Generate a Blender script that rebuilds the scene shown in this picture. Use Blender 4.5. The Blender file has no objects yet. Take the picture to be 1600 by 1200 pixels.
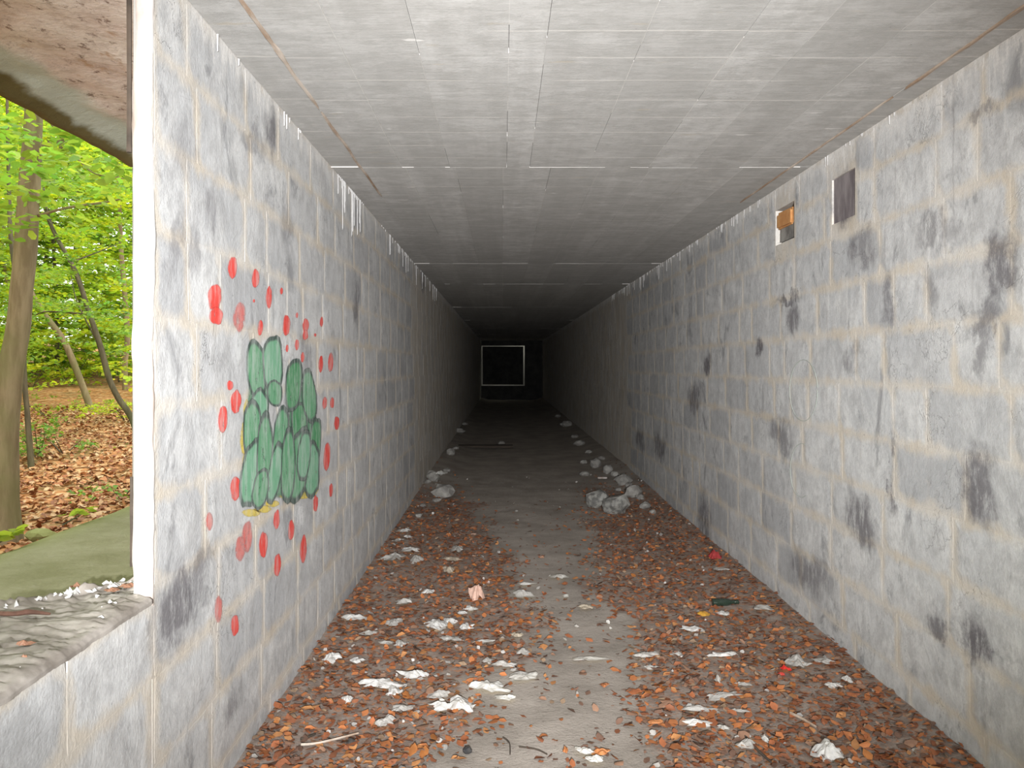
import bpy, bmesh, math, random
import numpy as np
from mathutils import noise, Vector, Matrix
C = bpy.context.scene.collection
rnd = random.Random(7)
rng = np.random.RandomState(11)

# ------------------------------------------------------------------ camera, sky, flash, exposure
F = 1280.0; VX, VY = 786.0, 572.0; CH = 1.48      # focal length in pixels of a 1600 wide frame, vanishing point, eye height
cd = bpy.data.cameras.new('camera'); cam = bpy.data.objects.new('camera', cd); C.objects.link(cam)
cam.location = (0, 0, CH); cam.rotation_euler = (math.pi / 2, 0, 0)
cd.sensor_width = 36; cd.lens = F / 1600 * 36
cd.shift_x = (800 - VX) / 1600; cd.shift_y = -(600 - VY) / 1600
cd.clip_start = 0.02; cd.clip_end = 300
bpy.context.scene.camera = cam
vs = bpy.context.scene.view_settings
vs.view_transform = 'Standard'; vs.look = 'None'; vs.gamma = 1; vs.use_curve_mapping = False
vs.exposure = 0.0
w = bpy.data.worlds.new('sky'); bpy.context.scene.world = w; w.use_nodes = True
wb = w.node_tree.nodes['Background']; wb.inputs[0].default_value = (0.93, 1.0, 0.88, 1); wb.inputs[1].default_value = 2.3
sd = bpy.data.lights.new('sun', 'SUN'); sun = bpy.data.objects.new('sun', sd); C.objects.link(sun)
sd.energy = 3.0; sd.angle = 0.5; sd.color = (1, .97, .85); sun.rotation_euler = Vector((-.5, .3, -.8)).to_track_quat('-Z', 'Y').to_euler()
fl = bpy.data.lights.new('camera_flash', 'SPOT'); flash = bpy.data.objects.new('camera_flash', fl); C.objects.link(flash)
fl.spot_size = math.radians(66); fl.spot_blend = 1.0; fl.shadow_soft_size = 0.03; fl.energy = 2850; fl.color = (.97, .985, 1.0)
flash.location = (0.05, -0.95, CH + 0.08); flash.rotation_euler = (math.pi / 2, 0, 0)
CEIL = CH + 1.12; XL = -0.97; XR = 1.735; Y0 = -3.0; YE = 36.0

# ------------------------------------------------------------------ helpers
def tag(o, label=None, cat=None, group=None, kind=None):
    if label: o['label'] = label
    if cat: o['category'] = cat
    if group: o['group'] = group
    if kind: o['kind'] = kind
    return o
def link(name, me, mat=None, parent=None, loc=None):
    o = bpy.data.objects.new(name, me); C.objects.link(o)
    if mat and me: me.materials.append(mat)
    if parent: o.parent = parent
    if loc: o.location = loc
    return o
def empty(name, loc=(0, 0, 0), parent=None):
    o = bpy.data.objects.new(name, None); C.objects.link(o); o.location = loc; o.empty_display_size = .1
    if parent: o.parent = parent
    return o
def mesh(name, v, f, smooth=False, cols=None, alpha=None, attrs=None):
    me = bpy.data.meshes.new(name); me.from_pydata(v, [], f)
    if cols is not None:
        a = me.color_attributes.new('Col', 'FLOAT_COLOR', 'POINT')
        c = np.ones((len(v), 4), dtype=np.float32); c[:, :len(cols[0])] = np.asarray(cols, dtype=np.float32)
        a.data.foreach_set('color', c.ravel())
    for k, val in (attrs or {}).items():
        a = me.attributes.new(k, 'FLOAT', 'POINT'); a.data.foreach_set('value', np.asarray(val, dtype=np.float32))
    if smooth: me.polygons.foreach_set('use_smooth', [True] * len(me.polygons))
    me.update(); return me
def box_vf(x0, x1, y0, y1, z0, z1, base=0):
    v = [(x, y, z) for x in (x0, x1) for y in (y0, y1) for z in (z0, z1)]
    f = [(0, 1, 3, 2), (4, 6, 7, 5), (0, 4, 5, 1), (2, 3, 7, 6), (0, 2, 6, 4), (1, 5, 7, 3)]
    return v, [tuple(i + base for i in q) for q in f]
class MB:
    def __init__(s): s.v = []; s.f = []; s.c = []
    def box(s, *a, col=(1, 1, 1)):
        v, f = box_vf(*a, base=len(s.v)); s.v += v; s.f += f; s.c += [col] * 8
    def add(s, v, f, col=(1, 1, 1)):
        b = len(s.v); s.v += list(v); s.f += [tuple(i + b for i in q) for q in f]
        s.c += (col if isinstance(col, list) else [col] * len(v))
    def tube(s, pts, rad, n=8, col=(1, 1, 1), wob=0):
        b = len(s.v)
        P = [Vector(p) for p in pts]
        for i, p in enumerate(P):
            d = (P[min(i + 1, len(P) - 1)] - P[max(i - 1, 0)]).normalized()
            u = d.cross(Vector((0.31, 0.9, 0.1))).normalized(); w_ = d.cross(u)
            r = rad[i] if hasattr(rad, '__len__') else rad
            for k in range(n):
                a = 2 * math.pi * k / n
                rr = r * (1 + wob * noise.noise(p * 3 + Vector((math.cos(a), math.sin(a), 0)) * 1.5))
                q = p + (u * math.cos(a) + w_ * math.sin(a)) * rr
                s.v.append(tuple(q)); s.c.append(col)
        for i in range(len(P) - 1):
            for k in range(n):
                k2 = (k + 1) % n
                s.f.append((b + i * n + k, b + i * n + k2, b + (i + 1) * n + k2, b + (i + 1) * n + k))
        s.f.append(tuple(b + k for k in range(n))[::-1]); e = b + (len(P) - 1) * n
        s.f.append(tuple(e + k for k in range(n)))
    def build(s, name, mat, parent=None, smooth=False):
        return link(name, mesh(name, s.v, s.f, smooth, s.c), mat, parent)
def smooth_path(pts, rad, k=5):
    P = [Vector(p) for p in pts]; out = []; rr = []
    for i in range(len(P) - 1):
        p0, p1, p2, p3 = P[max(i - 1, 0)], P[i], P[i + 1], P[min(i + 2, len(P) - 1)]
        for j in range(k):
            t = j / k
            out.append(.5 * ((2 * p1) + (p2 - p0) * t + (2 * p0 - 5 * p1 + 4 * p2 - p3) * t * t + (3 * p1 - p0 - 3 * p2 + p3) * t ** 3))
            rr.append(rad[i] * (1 - t) + rad[i + 1] * t)
    out.append(P[-1]); rr.append(rad[-1]); return out, rr
# points of the photograph turned into points of the place
def at(px, py, y): return ((px - VX) * y / F, y, CH - (py - VY) * y / F)
def on_left(px, py, off=0.0):
    y = F * XL / (px - VX); return (XL + off, y, CH - (py - VY) * y / F)
def on_right(px, py, off=0.0):
    y = F * XR / (px - VX); return (XR - off, y, CH - (py - VY) * y / F)
def sstep(a, b, x):
    t = min(1, max(0, (x - a) / (b - a))); return t * t * (3 - 2 * t)
def floor_h(x, y):
    e = min(x - XL, XR - x)
    h = 0.035 * (1 - sstep(0, .35, e)) + .012 * noise.noise(Vector((x * 2.2, y * 1.4, 0))) + .005 * noise.noise(Vector((x * 9, y * 7, 3)))
    h += .05 * sstep(8, 12, y) * (1 - sstep(0, .5, e))
    return h
def on_floor(px, py):
    y = F * CH / (py - VY)
    for _ in range(3):
        x = (px - VX) * y / F; y = F * (CH - floor_h(x, y)) / (py - VY)
    return ((px - VX) * y / F, y, floor_h((px - VX) * y / F, y))

# ------------------------------------------------------------------ materials
class N:
    def __init__(s, name):
        s.m = bpy.data.materials.new(name); s.m.use_nodes = True; s.t = s.m.node_tree
        s.p = s.t.nodes['Principled BSDF']; s.out = s.t.nodes['Material Output']
        s.pos = s.t.nodes.new('ShaderNodeNewGeometry').outputs['Position']
    def new(s, k, **kw):
        n = s.t.nodes.new(k)
        for a, b in kw.items(): setattr(n, a, b)
        return n
    def set(s, inp, val):
        if isinstance(val, bpy.types.NodeSocket): s.t.links.new(val, inp)
        else: inp.default_value = val
    def scale(s, v, sc, off=(0, 0, 0)):
        n = s.new('ShaderNodeMapping'); s.set(n.inputs[0], v); n.inputs['Scale'].default_value = sc; n.inputs['Location'].default_value = off
        return n.outputs[0]
    def noise(s, v, sc, det=4, rough=.55, dist=0):
        n = s.new('ShaderNodeTexNoise'); s.set(n.inputs['Vector'], v); n.inputs['Scale'].default_value = sc
        n.inputs['Detail'].default_value = det; n.inputs['Roughness'].default_value = rough; n.inputs['Distortion'].default_value = dist
        return n.outputs[0]
    def ramp(s, v, a, b, lo=0., hi=1.):
        n = s.new('ShaderNodeMapRange', interpolation_type='SMOOTHSTEP'); s.set(n.inputs[0], v)
        for i, x in zip((1, 2, 3, 4), (a, b, lo, hi)): n.inputs[i].default_value = x
        return n.outputs[0]
    def math(s, op, a, b=0.):
        n = s.new('ShaderNodeMath', operation=op); s.set(n.inputs[0], a); s.set(n.inputs[1], b); return n.outputs[0]
    def mix(s, f, a, b, mode='MIX'):
        n = s.new('ShaderNodeMix', data_type='RGBA', blend_type=mode); s.set(n.inputs[0], f)
        s.set(n.inputs[6], a); s.set(n.inputs[7], b); return n.outputs[2]
    def attr(s, name, out='Color'):
        n = s.new('ShaderNodeAttribute'); n.attribute_name = name; return n.outputs[out]
    def bump(s, h, strength=.3, dist=.01):
        n = s.new('ShaderNodeBump'); s.set(n.inputs['Height'], h); n.inputs['Strength'].default_value = strength; n.inputs['Distance'].default_value = dist
        s.t.links.new(n.outputs[0], s.p.inputs['Normal'])
    def done(s, col, rough=.9, spec=.3):
        s.set(s.p.inputs['Base Color'], col); s.set(s.p.inputs['Roughness'], rough); s.p.inputs['Specular IOR Level'].default_value = spec
        return s.m
def c4(r, g, b): return (r, g, b, 1)

def stain_mask(n, spots):
    """spots in wall coordinates: (y, z, half width, half height, strength)"""
    wv = n.new('ShaderNodeTexNoise'); n.set(wv.inputs['Vector'], n.pos); wv.inputs['Scale'].default_value = 4; wv.inputs['Detail'].default_value = 8; wv.inputs['Roughness'].default_value = .68
    sub = n.new('ShaderNodeVectorMath', operation='SUBTRACT'); n.set(sub.inputs[0], wv.outputs['Color']); sub.inputs[1].default_value = (.5, .5, .5)
    sc = n.new('ShaderNodeVectorMath', operation='SCALE'); n.set(sc.inputs[0], sub.outputs[0]); sc.inputs['Scale'].default_value = .42
    ad = n.new('ShaderNodeVectorMath', operation='ADD'); n.set(ad.inputs[0], n.pos); n.set(ad.inputs[1], sc.outputs[0]); wp = ad.outputs[0]
    tot = None
    for (y, z, hw, hh, st) in spots:
        s1 = n.new('ShaderNodeVectorMath', operation='SUBTRACT'); n.set(s1.inputs[0], wp); s1.inputs[1].default_value = (0, y, z)
        s2 = n.new('ShaderNodeVectorMath', operation='MULTIPLY'); n.set(s2.inputs[0], s1.outputs[0]); s2.inputs[1].default_value = (0, 1 / hw, 1 / hh)
        s3 = n.new('ShaderNodeVectorMath', operation='LENGTH'); n.set(s3.inputs[0], s2.outputs[0])
        m = n.ramp(s3.outputs['Value'], .45, 1.25, st, 0.)
        tot = m if tot is None else n.math('MAXIMUM', tot, m)
    return tot
def wall_material(name, spots, warm=0.):
    n = N(name)
    big = n.noise(n.pos, 1.3, 6, .6)
    mid = n.noise(n.pos, 4.5, 8, .65, .6)
    base = n.mix(n.ramp(big, .3, .7), c4(.50, .505, .51), c4(.62, .62, .615))
    base = n.mix(n.ramp(mid, .35, .72), base, c4(.70, .695, .68))
    tone = n.attr('tone', 'Fac')
    base = n.mix(n.ramp(tone, 0, 1, .0, .6), base, c4(.36, .365, .38))
    # grey smudges
    sm = n.ramp(n.noise(n.scale(n.pos, (1, 1.2, .8)), 3.0, 9, .72, .9), .545, .67)
    base = n.mix(n.math('MULTIPLY', sm, .72), base, c4(.19, .19, .20))
    # mortar smeared beyond the joints
    mo = n.noise(n.scale(n.pos, (1, 1, .8)), 13, 9, .78)
    base = n.mix(n.ramp(mo, .40, .64, 0, .55), base, c4(.34, .335, .335))
    e = n.attr('edge', 'Fac')
    e2 = n.math('ADD', e, n.math('MULTIPLY', n.math('SUBTRACT', n.noise(n.pos, 5.5, 8, .68), .5), 2.6))
    mort = n.mix(n.ramp(n.noise(n.pos, 3, 4), .35, .65), c4(.60, .52, .41), c4(.66, .61, .54))
    base = n.mix(n.math('MULTIPLY', n.ramp(e2, .25, 1.2), .8), base, mort)
    # drips running down
    dr = n.noise(n.scale(n.pos, (1, 26, .9)), 1.0, 5, .6)
    zz = n.new('ShaderNodeSeparateXYZ'); n.set(zz.inputs[0], n.pos)
    top = n.ramp(zz.outputs[2], 1.1, 2.6, .25, 1.)
    base = n.mix(n.math('MULTIPLY', n.ramp(dr, .60, .72), n.math('MULTIPLY', top, .6)), base, c4(.80, .79, .77))
    dk = n.noise(n.scale(n.pos, (1, 17, .7), (4, 3, 9)), 1.0, 6, .65)
    base = n.mix(n.math('MULTIPLY', n.ramp(dk, .60, .76), n.math('MULTIPLY', top, .55)), base, c4(.22, .20, .20))
    band = n.math('ADD', zz.outputs[2], n.math('MULTIPLY', n.math('SUBTRACT', n.noise(n.scale(n.pos, (1, 9, 1.2)), 2.2, 6, .7), .5), .34))
    base = n.mix(n.math('MULTIPLY', n.ramp(band, CEIL - .12, CEIL - .02), n.ramp(mo, .40, .56, .15, .85)), base, c4(.80, .78, .75))
    st = n.math('MULTIPLY', stain_mask(n, spots), n.ramp(n.noise(n.scale(n.pos, (1, 2.2, .8)), 8, 9, .8), .36, .54, .2, 1.))
    base = n.mix(n.math('MULTIPLY', st, .95), base, c4(.12, .11, .12))
    # hairline cracks and black specks
    cr = n.math('ABSOLUTE', n.math('SUBTRACT', n.noise(n.pos, 2.6, 7, .62, .4), .5))
    crm = n.math('MULTIPLY', n.ramp(cr, .0, .006, 1., 0.), n.ramp(n.noise(n.pos, 1.9, 2), .52, .62))
    base = n.mix(n.math('MULTIPLY', crm, .3), base, c4(.12, .11, .11))
    sp = n.ramp(n.noise(n.pos, 38, 3, .5), .72, .78)
    base = n.mix(n.math('MULTIPLY', sp, .5), base, c4(.15, .14, .14))
    fine = n.noise(n.pos, 90, 4, .7)
    base = n.mix(n.ramp(fine, .3, .7, .0, .18), base, c4(.3, .3, .3))
    h = n.math('ADD', n.math('MULTIPLY', mid, 1.2), n.math('MULTIPLY', fine, .25))
    n.bump(n.math('SUBTRACT', h, n.math('MULTIPLY', crm, .5)), .45, .012)
    return n.done(base, .93, .2)
def L(px, py, w_, h_, s): y = on_left(px, py); y2 = on_left(px + w_, py); return (y[1], y[2], abs(y2[1] - y[1]), h_ * y[1] / F, s)
def R(px, py, w_, h_, s): y = on_right(px, py); y2 = on_right(px + w_, py); return (y[1], y[2], abs(y2[1] - y[1]), h_ * y[1] / F, s)
SL = [L(285, 950, 34, 75, .9), L(315, 905, 20, 40, .7), L(365, 1100, 14, 30, .6), L(240, 990, 14, 60, .5), L(425, 200, 12, 45, .8), L(400, 225, 20, 22, .5), L(285, 230, 22, 60, .35), L(330, 325, 16, 30, .45),
      L(300, 400, 12, 50, .5), L(275, 380, 9, 60, .45), L(555, 470, 5, 40, .8), L(660, 430, 4, 28, .8), L(345, 560, 12, 25, .3), L(480, 555, 8, 40, .6), L(450, 345, 10, 30, .4)]
SR = [R(1530, 1000, 24, 50, .8), R(1468, 975, 20, 24, .7), R(1526, 770, 26, 60, .7), R(1345, 810, 26, 36, .7), R(1396, 745, 6, 50, .7), R(1220, 680, 20, 26, .6), R(1317, 310, 17, 38, 1.), R(1560, 410, 26, 50, .7),
      R(1460, 360, 30, 26, .5), R(1385, 470, 10, 40, .6), R(1350, 390, 24, 26, .5), R(1240, 500, 10, 26, .7), R(1325, 560, 12, 26, .6), R(1106, 568, 6, 14, .9), R(1085, 620, 12, 22, .7),
      R(1265, 895, 30, 34, .6), R(1100, 820, 9, 50, .7), R(1540, 520, 12, 70, .5), R(1186, 545, 6, 14, .8), R(1030, 700, 9, 18, .7), R(1000, 690, 8, 14, .6), R(1455, 450, 12, 30, .4), R(1540, 180, 24, 12, .5), R(1230, 470, 20, 8, .7)]
M = {}
M['left'] = wall_material('whitewashed_block_left', SL)
M['right'] = wall_material('whitewashed_block_right', [(a, b, c_ * 1.15, d * 1.15, min(1, e * 1.25)) for a, b, c_, d, e in SR])
def ceiling_material():
    n = N('board_marked_concrete')
    grain = n.noise(n.scale(n.pos, (3.5, 22, 1)), 1.0, 9, .78)
    mot = n.noise(n.scale(n.pos, (1, 1.5, 1)), 9, 9, .8)
    big = n.noise(n.pos, 1.1, 5, .6)
    longi = n.noise(n.scale(n.pos, (9, .35, 1)), 1.0, 3, .6)
    base = n.mix(n.ramp(big, .3, .7), c4(.46, .45, .43), c4(.56, .55, .53))
    base = n.mix(n.ramp(longi, .35, .65, 0, .55), base, c4(.38, .37, .35))
    base = n.mix(n.ramp(grain, .38, .68, 0, .32), base, c4(.64, .63, .61))
    base = n.mix(n.ramp(mot, .42, .60, 0, .5), base, c4(.34, .33, .31))
    base = n.mix(n.ramp(n.noise(n.scale(n.pos, (1, 1.8, 1), (3, 1, 0)), 3.2, 9, .8), .52, .64, 0, .5), base, c4(.66, .65, .63))
    base = n.mix(n.ramp(n.attr('tone', 'Fac'), 0, 1, 0, .4), base, c4(.36, .35, .33))
    base = n.mix(n.ramp(n.noise(n.scale(n.pos, (3, 13, 1)), 1.6, 4, .5), .70, .76, 0, .7), base, c4(.80, .78, .75))
    base = n.mix(n.ramp(n.noise(n.scale(n.pos, (3, 12, 1), (7, 2, 0)), 1.5, 3, .5), .67, .76, 0, .35), base, c4(.50, .42, .30))
    base = n.mix(n.ramp(n.noise(n.pos, 2.2, 7, .7), .56, .75, 0, .4), base, c4(.33, .31, .29))
    base = n.mix(n.ramp(n.noise(n.scale(n.pos, (1, 2, 1)), 30, 2, .5), .75, .80, 0, .7), base, c4(.12, .11, .11))
    sx = n.new('ShaderNodeSeparateXYZ'); n.set(sx.inputs[0], n.pos)
    fr = n.math('FRACT', n.math('MULTIPLY', sx.outputs[1], 4.2)); ln = n.ramp(n.math('ABSOLUTE', n.math('SUBTRACT', fr, .5)), 0, .03, 1, 0)
    base = n.mix(n.math('MULTIPLY', ln, n.ramp(n.noise(n.scale(n.pos, (2, 20, 1)), 1, 3), .40, .55, 0, .6)), base, c4(.74, .71, .66))
    n.bump(n.math('ADD', grain, n.math('MULTIPLY', big, .6)), .3, .008)
    return n.done(base, .92, .2)
M['ceiling'] = ceiling_material()
def simple(name, a, b, sc=6, rough=.9, spec=.3, bump=.3, dist=.005, stretch=(1, 1, 1), usecol=False, det=5):
    n = N(name); v = n.scale(n.pos, stretch); f = n.noise(v, sc, det, .6)
    col = n.mix(n.ramp(f, .3, .7), c4(*a), c4(*b))
    if usecol: col = n.mix(1.0, col, n.attr('Col'), 'MULTIPLY')
    if bump: n.bump(f, bump, dist)
    return n.done(col, rough, spec)
M['mortar'] = simple('sandy_mortar', (.36, .32, .26), (.50, .46, .40), 9)
M['seam'] = simple('pale_cement_ridge', (.48, .46, .43), (.62, .60, .57), 12)
M['lime'] = simple('white_lime_drip', (.36, .35, .34), (.50, .49, .48), 20)
M['timber'] = simple('weathered_timber', (.30, .20, .13), (.56, .49, .42), 14, stretch=(1, .3, 1), det=8)
M['jamb'] = simple('pale_plaster_edge', (.32, .26, .22), (.60, .58, .56), 9, stretch=(1, 1, .5), det=8)
M['brick'] = simple('orange_brick', (.45, .20, .07), (.55, .30, .12), 14)
M['dark_hole'] = simple('dark_cavity', (.05, .04, .035), (.10, .08, .07), 14)
def floor_material():
    n = N('sandy_dirt_floor')
    l = n.attr('litter', 'Fac')
    sand = n.mix(n.ramp(n.noise(n.pos, 2.5, 6, .6), .3, .7), c4(.27, .235, .20), c4(.40, .35, .305))
    mul = n.mix(n.ramp(n.noise(n.pos, 11, 8, .7), .35, .65), c4(.21, .155, .125), c4(.33, .275, .235))
    mul = n.mix(n.ramp(n.noise(n.scale(n.pos, (1, 1, 1), (5, 5, 5)), 26, 5, .7), .52, .62, 0, .75), mul, c4(.44, .19, .085))
    f = n.math('ADD', l, n.math('MULTIPLY', n.math('SUBTRACT', n.noise(n.pos, 6, 6, .65), .5), 1.3))
    col = n.mix(n.ramp(f, .35, .75), sand, mul)
    col = n.mix(n.ramp(n.noise(n.pos, 70, 3, .6), .62, .72, 0, .6), col, c4(.12, .09, .07))
    h = n.math('ADD', n.noise(n.pos, 14, 8, .7), n.math('MULTIPLY', n.noise(n.pos, 80, 3, .6), .4)); n.bump(h, .6, .012)
    return n.done(col, .85, .3)
M['floor'] = floor_material()
def leaf_material(name, rough=.5, trans=.0, spec=.3):
    n = N(name); f = n.noise(n.pos, 45, 4, .6)
    col = n.mix(n.ramp(f, .3, .7, 0, .45), n.attr('Col'), n.mix(1., n.attr('Col'), c4(.45, .42, .4), 'MULTIPLY'))
    n.done(col, rough, spec)
    if trans:
        tr = n.new('ShaderNodeBsdfTranslucent'); n.set(tr.inputs[0], n.mix(1., n.attr('Col'), c4(1.35, 1.2, .5), 'MULTIPLY'))
        mx = n.new('ShaderNodeMixShader'); mx.inputs[0].default_value = trans
        n.t.links.new(n.p.outputs[0], mx.inputs[1]); n.t.links.new(tr.outputs[0], mx.inputs[2]); n.t.links.new(mx.outputs[0], n.out.inputs[0])
    return n.m
M['dead'] = leaf_material('dead_leaf', .55, .0, .35)
M['green'] = leaf_material('green_leaf', .5, .5, .2)
M['paper'] = leaf_material('crumpled_paper', .8, .25, .1)
def bark(name, a, b, moss):
    n = N(name); v = n.scale(n.pos, (9, 9, 1.6)); f = n.noise(v, 1.4, 7, .65)
    col = n.mix(n.ramp(f, .35, .65), c4(*a), c4(*b)); col = n.mix(n.ramp(n.noise(n.pos, 1.3, 4), .45, .65, 0, .6), col, c4(*moss))
    n.bump(f, .5, .02); return n.done(col, .9, .2)
M['bark'] = bark('beech_bark', (.19, .135, .085), (.30, .225, .15), (.20, .19, .09))
M['bark_dark'] = bark('dark_bark', (.06, .05, .032), (.13, .105, .07), (.10, .11, .05))
def paint_material():
    n = N('spray_paint'); a = n.new('ShaderNodeAttribute'); a.attribute_name = 'Col'
    f = n.noise(n.scale(n.pos, (1, 1, .8)), 22, 7, .75)
    g = n.noise(n.scale(n.pos, (1, 3, .7), (2, 2, 2)), 9, 6, .75)
    col = n.mix(n.ramp(g, .40, .68, 0, .45), a.outputs['Color'], c4(.60, .63, .60))
    n.done(col, .8, .2)
    al = n.math('MULTIPLY', a.outputs['Alpha'], n.ramp(f, .28, .50, .35, 1.))
    al = n.ramp(n.math('ADD', al, n.math('MULTIPLY', n.math('SUBTRACT', f, .5), .5)), .15, .75)
    n.set(n.p.inputs['Alpha'], al); return n.m
M['paint'] = paint_material()
def moss_material():
    n = N('mossy_slab'); f = n.noise(n.pos, 3, 7, .65)
    col = n.mix(n.ramp(f, .3, .7), c4(.26, .25, .14), c4(.38, .36, .24))
    col = n.mix(n.ramp(n.noise(n.pos, 9, 5, .7), .55, .7, 0, .5), col, c4(.44, .40, .31))
    sx = n.new('ShaderNodeSeparateXYZ'); n.set(sx.inputs[0], n.pos)
    col = n.mix(n.math('MULTIPLY', n.ramp(sx.outputs[0], -1.95, -1.75, 1, 0), .5), col, c4(.27, .29, .09))
    n.bump(n.noise(n.pos, 25, 6, .7), .5, .01); return n.done(col, .95, .1)
M['moss'] = moss_material()
def overhang_material():
    n = N('stained_overhang_concrete')
    sx = n.new('ShaderNodeSeparateXYZ'); n.set(sx.inputs[0], n.pos)
    xx = n.math('ADD', sx.outputs[0], n.math('MULTIPLY', n.math('SUBTRACT', n.noise(n.scale(n.pos, (1, .8, 1)), 4, 6, .6), .5), .16))
    col = n.mix(n.ramp(n.noise(n.pos, 3, 7, .6), .3, .7), c4(.66, .53, .47), c4(.78, .70, .64))
    col = n.mix(n.ramp(n.noise(n.scale(n.pos, (9, 5, 1)), 2.2, 9, .78), .545, .64, 0, .9), col, c4(.15, .085, .06))
    col = n.mix(n.ramp(n.noise(n.pos, 14, 8, .8), .45, .62, 0, .4), col, c4(.36, .27, .23))
    col = n.mix(n.ramp(n.noise(n.scale(n.pos, (5, 2, 1), (3, 3, 3)), 2, 4, .7), .58, .7, 0, .6), col, c4(.40, .22, .10))
    col = n.mix(n.ramp(xx, -1.78, -1.70, 1, 0), col, c4(.52, .55, .48))
    col = n.mix(n.ramp(xx, -1.90, -1.85, 1, 0), col, c4(.15, .12, .05))
    n.bump(n.noise(n.pos, 12, 8, .7), .6, .015); return n.done(col, .95, .15)
M['overhang'] = overhang_material()
M['sill'] = simple('rough_sill_mortar', (.19, .165, .14), (.37, .335, .30), 9, bump=.5, dist=.006, det=9)
def forest_floor():
    n = N('forest_leaf_litter')
    v = n.new('ShaderNodeTexVoronoi'); n.set(v.inputs['Vector'], n.scale(n.pos, (1, .7, 1))); v.inputs['Scale'].default_value = 13
    hs = n.new('ShaderNodeSeparateColor'); n.set(hs.inputs[0], v.outputs['Color'])
    col = n.mix(hs.outputs[0], c4(.20, .085, .035), c4(.44, .20, .085))
    col = n.mix(n.ramp(hs.outputs[1], .6, 1), col, c4(.52, .32, .18))
    col = n.mix(n.ramp(n.noise(n.pos, .8, 5, .6), .50, .62, 0, .55), col, c4(.13, .11, .045))
    n.bump(v.outputs['Distance'], .6, .03); return n.done(col, .9, .15)
M['forest'] = forest_floor()
n = N('clear_plastic'); n.done(n.mix(n.ramp(n.noise(n.pos, 18, 4), .4, .6), c4(.15, .145, .135), c4(.36, .35, .32)), .3, .5); n.p.inputs['Alpha'].default_value = .7; M['plastic'] = n.m
n = N('bottle_glass'); n.done(c4(.03, .05, .035), .06, .6); n.p.inputs['Transmission Weight'].default_value = .4; M['glass'] = n.m
M['rubble'] = simple('broken_concrete', (.13, .12, .11), (.30, .285, .26), 9, bump=.6, dist=.01)
M['pebble'] = simple('dark_pebble', (.02, .02, .022), (.06, .055, .05), 15)
M['dark_bar'] = simple('dark_twig_and_bar', (.035, .028, .022), (.08, .06, .045), 9, stretch=(.2, 1, 1))
M['dim_end'] = simple('shade_darkened_concrete', (.02, .02, .019), (.045, .043, .04), 3)  # end wall and chamber colour darkened to stand in for missing light
M['earth'] = simple('buried_concrete', (.25, .24, .22), (.33, .32, .3), 3)

# ------------------------------------------------------------------ the tunnel
def block_vf(x, s, y0, y1, z0, z1, seed, tone, cheap=False):
    """one masonry block, face towards the passage (s = +1 faces +x)"""
    r = random.Random(seed)
    j = .004; pr = r.uniform(.0010, .0030) * (.45 if s > 0 and y0 < 4.2 else 1); tl = r.uniform(-.0006, .0006)
    ys = [y0, y0 + .06, (y0 + y1) / 2, y1 - .06, y1] if not cheap else [y0, y1]
    zs = [z0, z0 + .055, z1 - .055, z1] if not cheap else [z0, z1]
    v = []; e = []
    ny, nz = len(ys), len(zs)
    for a, yy in enumerate(ys):
        for b, zz in enumerate(zs):
            edge = a in (0, ny - 1) or b in (0, nz - 1)
            dy = j * (1 if a == 0 else -1 if a == ny - 1 else 0) + (r.uniform(-.005, .005) if edge and not cheap else 0)
            dz = j * (1 if b == 0 else -1 if b == nz - 1 else 0) + (r.uniform(-.005, .005) if edge and not cheap else 0)
            out = .0005 if edge else pr + tl * (a - 1)
            v.append((x + s * max(0, out), yy + dy, zz + dz)); e.append(1. if edge else 0.)
    f = []
    for a in range(ny - 1):
        for b in range(nz - 1):
            q = (a * nz + b, (a + 1) * nz + b, (a + 1) * nz + b + 1, a * nz + b + 1)
            f.append(q if s < 0 else q[::-1])
    ring = [a * nz for a in range(ny)] + [(ny - 1) * nz + b for b in range(1, nz)] + [a * nz + nz - 1 for a in range(ny - 2, -1, -1)] + [b for b in range(nz - 2, 0, -1)]
    base = len(v)
    for i in ring:
        p = v[i]; v.append((x - s * .03, p[1], p[2])); e.append(1.)
    m = len(ring)
    for k in range(m):
        k2 = (k + 1) % m
        q = (ring[k], base + k, base + k2, ring[k2]); f.append(q if s < 0 else q[::-1])
    return v, f, e, [tone] * len(v)
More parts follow.
